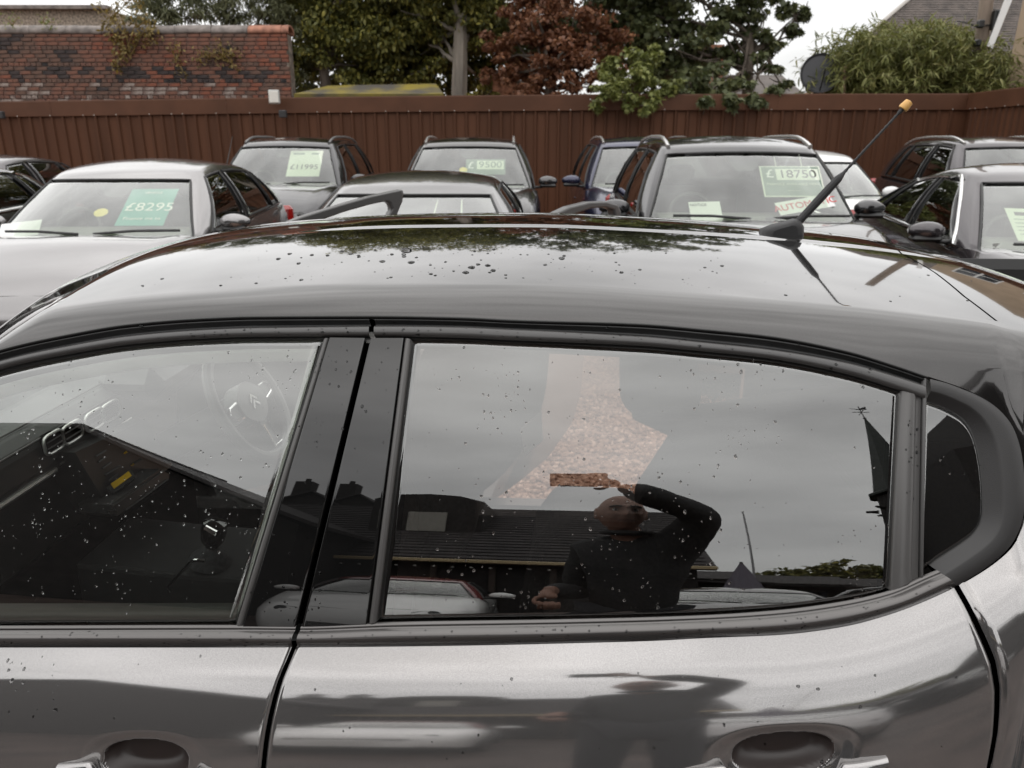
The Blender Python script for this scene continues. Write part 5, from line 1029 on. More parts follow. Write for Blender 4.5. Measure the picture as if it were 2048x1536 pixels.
# tan gable at the right edge
g0 = at_y(2008, 140, 15.6); gh = thing('rendered_house', 'tan rendered gable wall with a white bargeboard at the right edge', 'house', (g0[0], 15.6, 0))
mb = MB(); mb.prism(np.array([(0, 0, 0), (7, 0, 0), (7, 0, 7.2), (2.6, 0, 6.6), (.1, 0, 4.25)]), (0, 6, 0)); mb.build('wall', M_RENDER, gh)
gh.rotation_euler[2] = R(-33)
bb = [np.array(at_y(x, y, 15.5)) for x, y in [(1974, 92), (1985, 97), (2024, 0), (2040, -60), (2024, -60), (2010, -4)]]; ghM = (Matrix.Translation(gh.location)@Matrix.Rotation(R(-33), 4, 'Z')).inverted()
mb = MB(); mb.prism(np.array([list(ghM@Vector(q)) for q in bb]), (0, .05, 0)); mb.build('bargeboard', mat('white_paint', (.66, .64, .60), .6), gh)
for xx in (1.0, 2.6, 4.2):
    mb = MB(); mb.box((xx, -.02, 3.3), (1.0, .06, 1.25)); w = mb.build('window', mat('white_frame', (.7, .7, .68), .5), gh)
    for sx in (-.24, .24):
        for sz in (-.3, .3): mb = MB(); mb.box((xx+sx, -.045, 3.3+sz), (.42, .02, .53)); mb.build('pane', mat('window_pane', (.02, .024, .03), .05, 0, .5), w)
# telegraph pole
p0_, p1_ = at_y(1958, 120, 15.8), at_y(1977, -30, 15.8); pl = thing('telegraph_pole', 'leaning wooden telegraph pole with dark boxes beside the tan gable', 'pole', (p0_[0]-.3, 15.8, 0)); O = np.array([p0_[0]-.3, 15.8, 0]); dd = (p1_-p0_)/(p1_-p0_)[2]
mb = MB(); mb.tube([p0_-dd*p0_[2]-O, p1_+dd*3-O], [.13, .11], 12); mb.build('mast', mat('pole_wood', (.24, .19, .15), .9, var=.3, vscale=5, stretch=(1, 1, .1)), pl, smooth=True)
for (x, y, w, h) in [(1993, 40, .16, .34), (1961, 48, .10, .14), (1955, 86, .09, .12)]: q = at_y(x, y, 15.62)-O; mb = MB(); mb.box(q, (w, .14, h), bev=.02); mb.build('junction_box', M_RUBBER, pl, smooth=True)
for pts in [[(1983, 50), (1950, 52), (1935, 46), (1915, 42)], [(1985, 60), (1980, 80), (1978, 100)]]: mb = MB(); mb.tube([at_y(x, y, 15.66)-O for x, y in pts], .012, 5); mb.build('cable', M_RUBBER, pl)
# satellite dish
dc = at_y(1638, 150, 15.5); sd_ = thing('satellite_dish', 'black round satellite dish between the sycamore and the willow shrub', 'satellite dish', (dc[0], 15.5, 0)); mb = MB(); r = .36
mb.lathe([(r*q, .13*(q*q)-.0) for q in np.linspace(.02, 1, 10)]+[(r*1.0, .10)], (0, 0, dc[2]), (-.18, -1, .22), 36); mb.build('reflector', mat('dish_black', (.030, .030, .034), .4), sd_, smooth=True)
mb = MB(); mb.tube([(0, .05, dc[2]-.3), (0, -.1, dc[2]-.35), (-.06, -.46, dc[2]+.08)], .012, 6); mb.build('feed_arm', M_RUBBER, sd_); mb = MB(); mb.box((0, -.03, dc[2]+.09), (.07, .03, .05), bev=.01); mb.build('feed', mat('white_paint', (.66, .64, .60), .6), sd_); mb = MB(); mb.tube([(0, .12, 0), (0, .12, dc[2]+.05)], .03, 8); mb.build('mount', M_RUBBER, sd_)
# low house roof and brick chimney seen under the sycamore
q = at_y(1545, 142, 22.0); lh = thing('low_house', 'small house with a dark roof and orange brick wall behind the satellite dish', 'house', (q[0]-1.5, 22, 0)); mb = MB(); mb.prism(np.array([(0, 0, 0), (4.4, 0, 0), (4.4, 0, q[2]-.6), (0, 0, q[2]-.6)]), (0, 4, 0)); mb.build('wall', mat('orange_brick', (.36, .17, .10), .9, var=.4, vscale=9), lh)
slab('roof', [(-1.2, -.3, q[2]-.65), (2.4, -.3, q[2]-.65), (2.4, 2, q[2]+.05), (-1.2, 2, q[2]+.05)], M_SLATE, (0, .02, -.1), lh); mb = MB(); mb.prism(np.array([(2.5, -.35, q[2]-.65), (3.5, -.35, q[2]+.1), (4.5, -.35, q[2]-.65)]), (0, .2, 0)); mb.build('gable', mat('orange_brick', (.36, .17, .10), .9), lh)
mb = MB(); mb.box((.2, 1.2, q[2]+.25), (.45, .45, 1.0)); mb.build('chimney', mat('orange_brick', (.36, .17, .10), .9), lh)
# stump-like post beside the dish
q = at_y(1680, 160, 15.4); st_ = thing('tree_stump', 'pale broken tree trunk beside the satellite dish', 'tree stump', (q[0], 15.4, 0)); mb = MB(); limb(mb, (0, 0, 0), (.02, 0, q[2]+.22), .13, .07, .05, 8); limb(mb, (0, 0, q[2]-.2), (.16, 0, q[2]+.1), .06, .03); mb.build('trunk', mat('orange_bark', (.36, .25, .16), .9, var=.4, vscale=7), st_, smooth=True)
# mossy shed roof
a, b = at_y(600, 186, 16.4), at_y(878, 186, 16.4); sh_ = thing('garden_shed', 'low shed roof patched with yellow moss behind the fence', 'shed', (a[0], 16.4, 0)); w = b[0]-a[0]; z = a[2]
slab('roof', [(-.1, -.1, z-.02), (w+.1, -.1, z-.02), (w-.15, 1.0, z+.24), (.35, 1.0, z+.20)], M_MOSS, (0, .02, -.07), sh_); mb = MB(); mb.prism(np.array([(.05, .05, 0), (w-.05, .05, 0), (w-.05, .05, z-.1), (.05, .05, z-.1)]), (0, .9, 0)); mb.build('wall', BARK, sh_)
# stone-dashed outbuilding behind the wall's left end
a, b = at_y(-160, 14, 20), at_y(215, 14, 20); ob = thing('outbuilding', 'pebble dashed flat parapet building behind the left end of the brick wall', 'building', (a[0], 20, 0)); w = b[0]-a[0]; mb = MB(); mb.prism(np.array([(0, 0, 0), (w, 0, 0), (w, 0, a[2]-.05), (0, 0, a[2]-.05)]), (0, 3, 0)); mb.build('wall', mat('pebble_dash', (.30, .25, .20), .95, var=.5, vscale=22), ob); mb = MB(); mb.box((w/2, -.03, a[2]-.02), (w+.1, .3, .08)); mb.build('parapet', mat('coping_grey', (.20, .175, .16), .85), ob)
# brick garden wall glimpsed below the red maple
a, b = at_y(985, 148, 19.5), at_y(1040, 148, 19.5); gw = thing('garden_wall', 'short orange brick garden wall glimpsed behind the red maple', 'wall', (a[0], 19.5, 0)); mb = MB(); mb.box(((b[0]-a[0])/2, 0, a[2]/2), (b[0]-a[0], .25, a[2])); mb.build('core', mat('orange_brick', (.36, .17, .10), .9), gw); mb = MB(); mb.box(((b[0]-a[0])/2, 0, a[2]+.04), (b[0]-a[0]+.08, .33, .07)); mb.build('coping', mat('coping_grey', (.20, .175, .16), .85), gw)
# ================= behind the viewer: what the door glass mirrors =================
M_SOOT = mat('dark_timber', (.020, .017, .016), .8, var=.3, vscale=4); M_DSLATE = mat('dark_slate', (.035, .030, .030), .65, var=.35, vscale=3, bump=.4, bscale=15)
def my(x, y, Y): return mirror_at_y(x, y, Y)
# long low building with a box dormer
Yb = -9.0; e = my(900, 1120, Yb); zE = float(e[2]); xl, xr = -9.5, float(my(1340, 1120, Yb)[0])+.4; rd = my(1150, 1022, -13.0); zR = float(rd[2])
B1 = thing('roadside_building', 'long dark building with slate roof and box dormer mirrored in the rear door glass', 'building', (0, Yb, 0))
mb = MB(); mb.prism(np.array([(xl, 0, 0), (xr, 0, 0), (xr, 0, zE), (xl, 0, zE)]), (0, -8, 0)); mb.build('wall', M_SOOT, B1)
slab('roof', [(xl-.2, .35, zE-.05), (xr+.25, .35, zE-.05), (xr+.25, -4, zR), (xl-.2, -4, zR)], M_DSLATE, (0, -.04, -.14), B1); slab('rear_roof', [(xl-.2, -8.3, zE-.05), (xr+.25, -8.3, zE-.05), (xr+.25, -4, zR), (xl-.2, -4, zR)], M_DSLATE, (0, .04, -.14), B1)
mb = MB()
for j in range(22):
    t = (j+.5)/22; mb.box(((xl+xr)/2, .35-4.35*t, zE-.05+(zR-zE+.05)*t+.014), (xr-xl+.3, .05, .022))
mb.build('slate_courses', M_DSLATE, B1)['kind'] = 'stuff'
mb = MB(); mb.box(((xl+xr)/2, .42, zE-.10), (xr-xl+.5, .10, .13), bev=.02); mb.build('gutter', mat('cream_gutter', (.48, .38, .22), .5), B1)
mb = MB(); mb.prism(np.array([(xr, -.0, zE), (xr, -8, zE), (xr, -4, zR-.1)]), (-.2, 0, 0)); mb.build('gable', M_SOOT, B1)
for x in np.arange(xl+.4, xr, .95):
    mb = MB(); mb.box((x, .06, zE/2-.1), (.10, .08, zE-.3)); mb.build('timber_post', mat('timber', (.06, .045, .038), .8), B1)
mb = MB()
for x in np.arange(xl+.2, xr, .30): mb.lathe([(.022, 0), (.03, .03), (.022, .055)], (x, .28, zE-.36), (0, 0, 1), 8)
mb.build('light_string', mat('pale_bulb', (.5, .5, .48), .3), B1)
d0_, d1_ = my(752, 990, -10.6), my(968, 1010, -10.6); zt_ = float(my(850, 988, -10.6)[2]); dx0, dx1 = float(d0_[0]), float(d1_[0])
mb = MB(); mb.prism(np.array([(dx0, -1.6, zE+.4), (dx1, -1.6, zE+.4), (dx1, -1.6, zt_-.35), (dx1-.5, -1.6, zt_-.08), ((dx0+dx1)/2, -1.6, zt_), (dx0+.4, -1.6, zt_-.06), (dx0, -1.6, zt_-.3)]), (0, -3.0, 0)); DM = mb.build('dormer', M_SOOT, B1)
w0, w1 = my(818, 1024, -10.55), my(884, 1106, -10.55); wx0_, wx1_, wz1, wz0 = float(w0[0]), float(w1[0]), float(w0[2]), float(w1[2])
mid = (wz0+wz1)/2; M_BLIND = mat('pale_blind', (.30, .29, .26), .7)
for za, zb_ in ((mid+.03, wz1), (wz0, mid-.03)): mb = MB(); mb.box(((wx0_+wx1_)/2, -1.55, (za+zb_)/2), (wx1_-wx0_, .06, zb_-za), bev=.01); mb.build('window', M_BLIND, DM)
# high roofed house to the left
Y2 = -7.0; a, b, c = my(-60, 862, Y2), my(165, 860, Y2), my(490, 1005, Y2); B2 = thing('gabled_house', 'dark high roofed house mirrored in the front door glass', 'house', (float(b[0]), Y2, 0)); O = np.array([float(b[0]), Y2, 0])
c2 = c+(c-b)*.25; c2z = float(c2[2]); mb = MB(); mb.prism(np.array([(-9, 0, 0), (float(c2[0]-O[0]), 0, 0), (float(c2[0]-O[0]), 0, c2z), (0, 0, float(b[2])), (-9, 0, float(b[2]))]), (0, -5, 0)); mb.build('wall', M_SOOT, B2)
slab('roof', [(-9, .3, float(b[2])), (.1, .3, float(b[2])), (float(c2[0]-O[0])+.3, .3, c2z-.08), (float(c2[0]-O[0])+.3, -5.3, c2z-.08), (.1, -5.3, float(b[2])), (-9, -5.3, float(b[2]))][0:0] or [(.0, .3, float(b[2])+.02), (float(c2[0]-O[0])+.3, .3, c2z-.1), (float(c2[0]-O[0])+.3, -5.3, c2z-.1), (.0, -5.3, float(b[2])+.02)], M_DSLATE, (0, 0, .12), B2)
mb = MB(); mb.box((-4.5, -2.5, float(b[2])+.08), (9.2, 5.5, .16)); mb.build('flat_roof', M_DSLATE, B2)
# gabled cottages with chimneys further off
for (px, py, w, lab) in [(600, 960, 2.6, 'gabled cottage with a tall chimney mirrored in the black pillar'), (690, 965, 2.2, 'second gabled cottage with a chimney mirrored in the black pillar')]:
    q = my(px, py, -16.0); root = thing('cottage', lab, 'house', (float(q[0]), -16, 0)); zz = float(q[2])
    mb = MB(); mb.prism(np.array([(-w, 0, 0), (w, 0, 0), (w, 0, zz-3.2), (.6, 0, zz-1.0), (-w, 0, zz-3.2)]), (0, -6, 0)); mb.build('wall', M_SOOT, root)
    slab('roof', [(.6, .2, zz-.95), (w+.2, .2, zz-3.35), (w+.2, -6.2, zz-3.35), (.6, -6.2, zz-.95)], M_DSLATE, (0, 0, .1), root); slab('roof', [(.6, .2, zz-.95), (-w-.2, .2, zz-3.35), (-w-.2, -6.2, zz-3.35), (.6, -6.2, zz-.95)], M_DSLATE, (0, 0, .1), root)
    mb = MB(); mb.box((0, -.6, zz-.9), (.55, .5, 1.9)); ch_ = mb.build('chimney', M_SOOT, root); mb = MB(); mb.lathe([(.10, 0), (.085, .3)], (0, -.6, zz+.05), (0, 0, 1), 10); mb.build('chimney_pot', M_SOOT, ch_)
# church spire
Ys = -22.0; ap, sb, tw = my(1732, 838, Ys), my(1757, 985, Ys), my(1788, 1075, Ys); tip = my(1716, 812, Ys); hwid = max(1.1, float(ap[0]-sb[0])+.25); zb_ = float(sb[2]); CH = thing('church_spire', 'dark octagonal church spire with a weather vane mirrored at the right of the glass', 'spire', (float(ap[0]), Ys, 0)); M_SP = mat('spire_slate', (.022, .028, .024), .6)
mb = MB(); mb.lathe([(hwid, zb_), (.07, float(ap[2]))], (0, 0, 0), (0, 0, 1), 8); mb.build('spire', M_SP, CH); mb = MB(); mb.lathe([(hwid+.28, zb_-.35), (hwid+.30, zb_-.2), (hwid+.02, zb_)], (0, 0, 0), (0, 0, 1), 8); mb.build('cornice', M_SP, CH)
mb = MB(); mb.lathe([(hwid-.05, 0), (hwid-.12, zb_-.3)], (0, 0, 0), (0, 0, 1), 8); mb.build('tower', M_SOOT, CH)
for a_ in range(8):
    th = math.pi*2*(a_+.5)/8; mb = MB(); mb.tube([((hwid-.1)*math.cos(th), (hwid-.1)*math.sin(th), zb_-1.7), ((hwid+.55)*math.cos(th), (hwid+.55)*math.sin(th), zb_-1.62)], [.16, .09], 7); mb.build('gargoyle', M_SOOT, CH)
zt = float(ap[2]); zv = zt+max(1.6, float(tip[2]-ap[2])); mb = MB(); mb.tube([(0, 0, zt-.1), (0, 0, zv)], .035, 6); mb.lathe([(.02, 0), (.12, .12), (.02, .24)], (0, 0, zt), (0, 0, 1), 8); mb.build('finial', M_RUBBER, CH)
mb = MB(); mb.tube([(-.5, 0, zv-.75), (.5, 0, zv-.75)], .03, 6); mb.tube([(0, -.5, zv-.75), (0, .5, zv-.75)], .03, 6); mb.prism(np.array([(-.55, 0, zv-.30), (-.1, 0, zv-.36), (.45, 0, zv-.05), (.4, 0, zv-.42), (-.1, 0, zv-.46)]), (0, .03, 0)); mb.build('weather_vane', M_RUBBER, CH)
# flagpole, closed parasol
q = my(1486, 1025, -26.0); fp = thing('flagpole', 'thin bare pole rising above the mirrored tree line', 'pole', (float(q[0]), -26, 0)); mb = MB(); mb.tube([(0, 0, 0), (0, 0, float(q[2]))], [.07, .035], 8); mb.build('mast', mat('pole_grey', (.35, .35, .36), .5), fp); mb = MB(); mb.lathe([(.02, 0), (.07, .06), (.02, .12)], (0, 0, float(q[2])), (0, 0, 1), 10); mb.build('finial', M_CHROME, fp)
q = my(1478, 1128, -7.5); b = my(1490, 1215, -7.5); pr = thing('closed_parasol', 'closed mauve grey parasol standing behind the white bonnet', 'parasol', (float(b[0]), -7.5, 0)); zq = max(2.2, float(q[2])); M_PAR = mat('mauve_canvas', (.17, .155, .19), .85)
V = []; nn_ = 24
for h, r in [(zq-1.5, .34), (zq-1.0, .26), (zq-.4, .12), (zq, .02)]:
    for j in range(nn_): th = 2*math.pi*j/nn_; rr = r*(1+.22*math.cos(th*8)); V.append((rr*math.cos(th), rr*math.sin(th), h))
put('canopy', V, [(i*nn_+j, i*nn_+(j+1) % nn_, (i+1)*nn_+(j+1) % nn_, (i+1)*nn_+j) for i in range(3) for j in range(nn_)], M_PAR, pr); mb = MB(); mb.tube([(0, 0, 0), (0, 0, zq+.05)], .025, 8); mb.lathe([(.30, 0), (.30, .06), (.05, .09)], (0, 0, 0), (0, 0, 1), 16); mb.build('stand', M_STRIP, pr)
# far tree line and low houses
for i, (px, py, r) in enumerate([(1400, 1138, 2.2), (1480, 1134, 2.4), (1560, 1130, 2.4), (1640, 1126, 2.4), (1695, 1112, 2.2), (1760, 1126, 2.6), (1850, 1120, 2.8), (1950, 1110, 3.0), (1320, 1150, 2.2)]):
    q = my(px, py, -40.0); root = thing('far_tree', 'dark tree '+['left of the mirrored flagpole', 'at the mirrored flagpole', 'just right of the mirrored flagpole', 'midway along the mirrored tree line', 'tallest of the mirrored tree line', 'at the foot of the mirrored spire', 'right of the mirrored spire', 'furthest right of the mirrored trees', 'hidden by the mirrored person'][i], 'tree', (float(q[0]), -40, 0), 0, 'trees in the mirrored tree line'); z = float(q[2]); mb = MB(); limb(mb, (0, 0, 0), (0, 0, z-.8*r), .3, .1, .03); mb.build('trunk', BARK, root)
    leaves('crown', crown_pts([((0, 0, z-r*.95), r), ((r*.9, 0, z-r*1.3), r*.8), ((-r*.9, .5, z-r*1.4), r*.8), ((0, .3, z-2.2*r), r)], 40, 4, .85, .4), .45, G1, root, 'oval')
for i, (px, w, h, cl_) in enumerate([(1350, 6, 3.6, (.40, .36, .33)), (1420, 5, 3.3, (.30, .25, .23)), (1560, 6, 3.2, (.34, .30, .28)), (1700, 7, 3.0, (.28, .25, .23))]):
    q = my(px, 1160, -30.0); root = thing('terrace_house', ['pale low house left in the mirrored skyline', 'brown low house in the mirrored skyline', 'grey low house under the mirrored trees', 'dark low house near the mirrored spire'][i], 'house', (float(q[0]), -30, 0)); mb = MB(); mb.prism(np.array([(-w/2, 0, 0), (w/2, 0, 0), (w/2, 0, h), (-w/2, 0, h)]), (0, -4, 0)); mb.build('wall', mat('house_wall%d' % 0 if False else ['house_cream', 'house_brown', 'house_stone', 'house_drab'][i], cl_, .9), root)
    slab('roof', [(-w/2-.2, .3, h), (w/2+.2, .3, h), (w/2+.2, -2, h+1.1), (-w/2-.2, -2, h+1.1)], M_DSLATE, (0, 0, -.1), root)
    for sx in (-.25, .25): mb = MB(); mb.box((sx*w, .02, h*.55), (.9, .08, 1.1)); mb.build('window', mat('window_pane', (.02, .024, .03), .05, 0, .5), root)
# mirrored cars
q = my(720, 1165, -3.4); park('white car with a red roof edge and black pillars mirrored in the pillar trim', 'hatch', P_WHITE, (float(q[0])-.05, -4.9, 0), R(180-6), group='cars mirrored in the door glass', roofm=mat('red_roof', (.16, .008, .008), .2, 0, 1.0), H=1.42, belt=.93, beltr=1.0, cowl=.97, hood=.86)
q = my(1440, 1195, -3.2); park('pale silver car whose bonnet shows behind the photographer in the glass', 'hatch', P_SILVER, (float(q[0])+.55, -5.2, 0), R(180+8), group='cars mirrored in the door glass', H=1.40)
park('dark car beyond the pale silver one, mirrored low in the glass', 'suv', P_DARK, (5.2, -8.6, 0), R(165), group='cars mirrored in the door glass')
# row of boxes: stone yard wall under the far trees
yw = thing('yard_wall', 'low stone yard wall mirrored under the tree line', 'wall', (6, -20, 0)); mb = MB(); mb.box((0, 0, .6), (26, .4, 1.2)); mb.build('core', mat('yard_stone', (.14, .12, .105), .9, var=.4, vscale=2), yw); mb = MB(); mb.box((0, 0, 1.25), (26.1, .5, .1)); mb.build('coping', mat('coping_grey', (.20, .175, .16), .85), yw)
# church nave beside the spire
NV = thing('church', 'tall dark church wall mirrored in the small rear quarter window', 'church', (11.6, -15, 0)); mb = MB(); mb.prism(np.array([(0, 0, 0), (14, 0, 0), (14, 0, 16.5), (2.6, 0, 16.2), (1.15, 0, 11.6), (0, 0, 11.3)]), (0, -9, 0)); mb.build('wall', M_SOOT, NV)
for x in np.arange(1.0, 13, 2.2):
    mb = MB(); mb.prism(np.array([(x, .02, 3), (x+.9, .02, 3), (x+.9, .02, 7), (x+.45, .02, 8), (x, .02, 7)]), (0, .05, 0)); mb.build('window', mat('window_pane', (.02, .024, .03), .05, 0, .5), NV)
slab('roof', [(2.3, .3, 16.1), (14.2, .3, 16.4), (14.2, -4.5, 21), (2.3, -4.5, 21)], M_DSLATE, (0, 0, .15), NV)
# ================= the photographer, mirrored in the glass =================
def skinned(pts, edges, rad, sub=2, root=0):
    """skin + subdivision grown over a joint chain, returned as plain mesh arrays"""
    me = bpy.data.meshes.new('tmp'); me.from_pydata([tuple(p) for p in pts], edges, []); o = bpy.data.objects.new('tmp', me); COL.objects.link(o)
    o.modifiers.new('s', 'SKIN'); sv = me.skin_vertices[0].data
    for i, r in enumerate(rad): sv[i].radius = (r, r) if np.isscalar(r) else r
    for i in range(len(rad)): sv[i].use_root = (i == root)
    m = o.modifiers.new('u', 'SUBSURF'); m.levels = sub; m.render_levels = sub
    dg = bpy.context.evaluated_depsgraph_get(); ev = bpy.data.meshes.new_from_object(o.evaluated_get(dg)); bpy.data.objects.remove(o)
    V = np.array([v.co[:] for v in ev.vertices]); F = [tuple(p.vertices) for p in ev.polygons]; return V, F
def mirrored(x, y, Y): return np.array(mirror_at_y(x, y, Y), float)
M_SKIN = mat('skin', (.26, .135, .095), .5, var=.08, vscale=30); M_JACKET = mat('black_jacket', (.014, .014, .015), .75, var=.3, vscale=12, bump=.3, bscale=40); M_TROUS = mat('dark_trousers', (.02, .021, .025), .85)
headc = mirrored(1243, 1030, -.30); neck = headc+np.array([.02, -.035, -.13]); chest = neck+np.array([.01, -.05, -.17]); pel = np.array([chest[0], chest[1]-.02, .98])
shR = neck+np.array([.160, -.03, -.085]); shL = neck+np.array([-.150, -.03, -.115]); elR = mirrored(1412, 1030, -.20); wrR = np.array([.195, -.045, 1.735]); palmR = np.array([.150, -.012, 1.742])
haL = mirrored(1097, 1200, -.10); elL = shL+np.array([-.015, -.09, -.28]); wrL = haL+np.array([-.01, -.06, .05])
PR = thing('person', 'person in a black jacket photographing the car, mirrored in its rear door glass', 'person', (float(pel[0]), float(pel[1]), 0))
hipL, hipR = pel+np.array([-.10, 0, -.04]), pel+np.array([.10, 0, -.04]); kL, kR = np.array([hipL[0]-.02, hipL[1]+.03, .50]), np.array([hipR[0]+.03, hipR[1]+.02, .50]); aL, aR = np.array([kL[0]-.02, kL[1]-.04, .09]), np.array([kR[0]+.02, kR[1]-.05, .09])
J = [pel, pel+np.array([0, 0, .18]), chest, neck, headc+np.array([0, -.01, -.06]), shL, elL, wrL, shR, elR, wrR, hipL, kL, aL, hipR, kR, aR, aL+np.array([-.01, .14, -.05]), aR+np.array([.02, .14, -.05])]
E = [(0, 1), (1, 2), (2, 3), (3, 4), (2, 5), (5, 6), (6, 7), (2, 8), (8, 9), (9, 10), (0, 11), (11, 12), (12, 13), (0, 14), (14, 15), (15, 16), (13, 17), (16, 18)]
rad = [.105, .095, .10, .058, .07, .05, .042, .03, .055, .045, .03, .075, .055, .045, .075, .055, .045, .04, .04]
V, F = skinned(J, E, rad); MBp = MB(); MBp.add(V, F)
# head with face: displaced ellipsoid looking at +Y, slightly down towards the phone screen
nu_, nv_ = 64, 48; hv = []
yaw, pit = R(8), R(-6)
for j in range(nv_+1):
    la = -math.pi/2+math.pi*j/nv_
    for i in range(nu_):
        lo = 2*math.pi*i/nu_; x, y, z = math.cos(la)*math.sin(lo), math.cos(la)*math.cos(lo), math.sin(la)
        p = np.array([x*.084, y*.102, z*.124])
        if z < -.1: p[0] *= 1-.28*(-z-.1); p[1] *= 1-.10*(-z)
        if y > 0:
            g_ = lambda cx, cz, sx, sz: math.exp(-((x-cx)/sx)**2-((z-cz)/sz)**2)
            p[1] += .036*g_(0, -.18, .15, .15)+.018*g_(0, .06, .10, .22)-.013*(g_(-.40, .10, .20, .12)+g_(.40, .10, .20, .12))+.009*g_(0, .26, .6, .08)-.006*g_(0, -.48, .30, .035)+.006*g_(0, -.42, .26, .05)+.006*g_(0, -.55, .24, .05)+.010*g_(0, -.78, .3, .14)+.006*(g_(-.55, -.15, .2, .2)+g_(.55, -.15, .2, .2))
        hv.append(p)
hv = np.array(hv); hf = [(j*nu_+i, j*nu_+(i+1) % nu_, (j+1)*nu_+(i+1) % nu_, (j+1)*nu_+i) for j in range(nv_) for i in range(nu_)]
Rz = np.array(Matrix.Rotation(-yaw, 3, 'Z')@Matrix.Rotation(pit, 3, 'X')); MBp.add(hv@Rz.T+headc, hf)
for s in (-1, 1):
    ear = np.array([[s*.085+s*.012*math.sin(t)*0, -.008+.016*math.cos(t), .002+.030*math.sin(t)] for t in np.linspace(0, 2*math.pi, 14)]); m2 = MB(); m2.tube(ear@Rz.T+headc, .007, 7, closed=True); m2.box((0, 0, 0), (.001, .001, .001)); MBp.add(m2.v, m2.f)
    MBp.add(*[(lambda q: (q.v, q.f))(MB().lathe([(.004, -.006), (.02, -.003), (.022, .003), (.004, .006)], (np.array([s*.086, -.008, .0])@Rz.T+headc), (s, 0, 0), 12))][0])
# hands: palms and five fingers each
def hand(palm, wrist, fingers, thumb):
    d = palm-wrist; out_ = []
    V, F = skinned([wrist, wrist+d*.5, palm], [(0, 1), (1, 2)], [(.026, .022), (.032, .018), (.038, .016)], 2); MBp.add(V, F)
    for pts, r in fingers+[thumb]:
        V, F = skinned(pts, [(i, i+1) for i in range(len(pts)-1)], np.linspace(r, r*.78, len(pts)), 2); MBp.add(V, F)
pu = np.array([0, math.sin(R(17.8)), math.cos(R(17.8))]); pf = np.array([0, math.cos(R(17.8)), -math.sin(R(17.8))]); px_ = np.array([1, 0, 0.]); lens = np.array([0, 0, 1.75])
fing = []
for k, (du, L) in enumerate([(.033, .052), (.012, .060), (-.009, .056), (-.029, .044)]):
    b = lens+px_*.152+pu*du-pf*.006; fing.append(([b-px_*(-.012)-pf*.01, b+pf*.014, b-px_*L*.5+pf*.017, b-px_*L+pf*.013], .0092-.0006*k))
hand(lens+px_*.160-pf*.012, wrR, fing, ([lens+px_*.165-pu*.03-pf*.02, lens+px_*.145-pu*.048-pf*.024, lens+px_*.115-pu*.045-pf*.020], .0105))
pd = (haL-wrL)/np.linalg.norm(haL-wrL); sd = np.cross(pd, [0, 0, 1.]); sd /= np.linalg.norm(sd); nd = np.cross(sd, pd); fing = []
for k, (o_, L) in enumerate([(-.030, .040), (-.010, .046), (.010, .043), (.029, .034)]):
    b = haL+sd*o_+pd*.02; fing.append(([b, b+pd*L*.7-nd*.008, b+pd*L*.8-nd*.034, b+pd*L*.3-nd*.042], .0092-.0004*k))
hand(haL, wrL, fing, ([haL-sd*.03-pd*.02, haL-sd*.047+pd*.012-nd*.01, haL-sd*.035+pd*.036-nd*.022], .0105))
bo = np.array([float(pel[0]), float(pel[1]), 0]); body = put('body', np.array(MBp.v)-bo, MBp.f, M_SKIN, PR); rm = body.modifiers.new('remesh', 'REMESH'); rm.mode = 'VOXEL'; rm.voxel_size = .0055; rm.use_smooth_shade = True
sm = body.modifiers.new('smooth', 'SMOOTH'); sm.factor = .5; sm.iterations = 3
for s in (-1, 1):
    c = np.array([s*.033, .083, .013])@Rz.T+headc-bo; mb = MB(); mb.lathe([(.002, -.011), (.009, -.007), (.0115, 0), (.009, .007), (.002, .011)], c, (0, 1, 0), 12); ey = mb.build('eye', mat('eye_white', (.6, .58, .55), .2), PR, smooth=True)
    mb = MB(); mb.lathe([(.005, .0), (.005, .0025)], c+np.array([0, .0098, 0]), (0, 1, 0), 10); mb.build('iris', M_DARK, ey); mb = MB(); mb.tube(np.array([[s*.014, .103, .034], [s*.032, .101, .036], [s*.053, .088, .030]])@Rz.T+headc-bo, .0055, 6); mb.build('eyebrow', mat('dark_hair', (.025, .02, .018), .8), PR)
def garment(name, idx, ed, rr, m, sub=2):
    V, F = skinned([J[i] if isinstance(i, int) else i for i in idx], ed, rr, sub); o = put(name, V-bo, F, m, PR); return o
mid = lambda a, b, t: a+(b-a)*t
folds = mat('black_jacket', (.014, .014, .015), .75)
garment('jacket', [pel+np.array([0, 0, -.06]), 1, 2, neck+np.array([0, -.005, .030]), shL, elL, mid(elL, wrL, .92), shR, elR, mid(elR, wrR, .93)], [(0, 1), (1, 2), (2, 3), (2, 4), (4, 5), (5, 6), (2, 7), (7, 8), (8, 9)], [(.170, .15), (.160, .145), (.155, .14), (.088, .085), (.080, .080), .066, .046, .100, .082, .050], M_JACKET)
garment('trousers', [pel, hipL, kL, mid(kL, aL, .95), hipR, kR, mid(kR, aR, .95)], [(0, 1), (1, 2), (2, 3), (0, 4), (4, 5), (5, 6)], [.15, .115, .082, .065, .115, .082, .065], M_TROUS)
for a_ in (aL, aR):
    V, F = skinned([a_+np.array([0, -.05, -.03]), a_+np.array([0, .05, -.035]), a_+np.array([.005, .17, -.045])], [(0, 1), (1, 2)], [(.048, .055), (.05, .045), (.044, .035)], 2); V[:, 2] = np.maximum(V[:, 2], .004); put('shoe', V-bo, F, M_RUBBER, PR)
for o in PR.children:
    if o.name.startswith('jacket'):
        tx = bpy.data.textures.new('folds', 'CLOUDS'); tx.noise_scale = .11; tx.noise_depth = 2; dm = o.modifiers.new('folds', 'DISPLACE'); dm.texture = tx; dm.strength = .030; dm.mid_level = .5
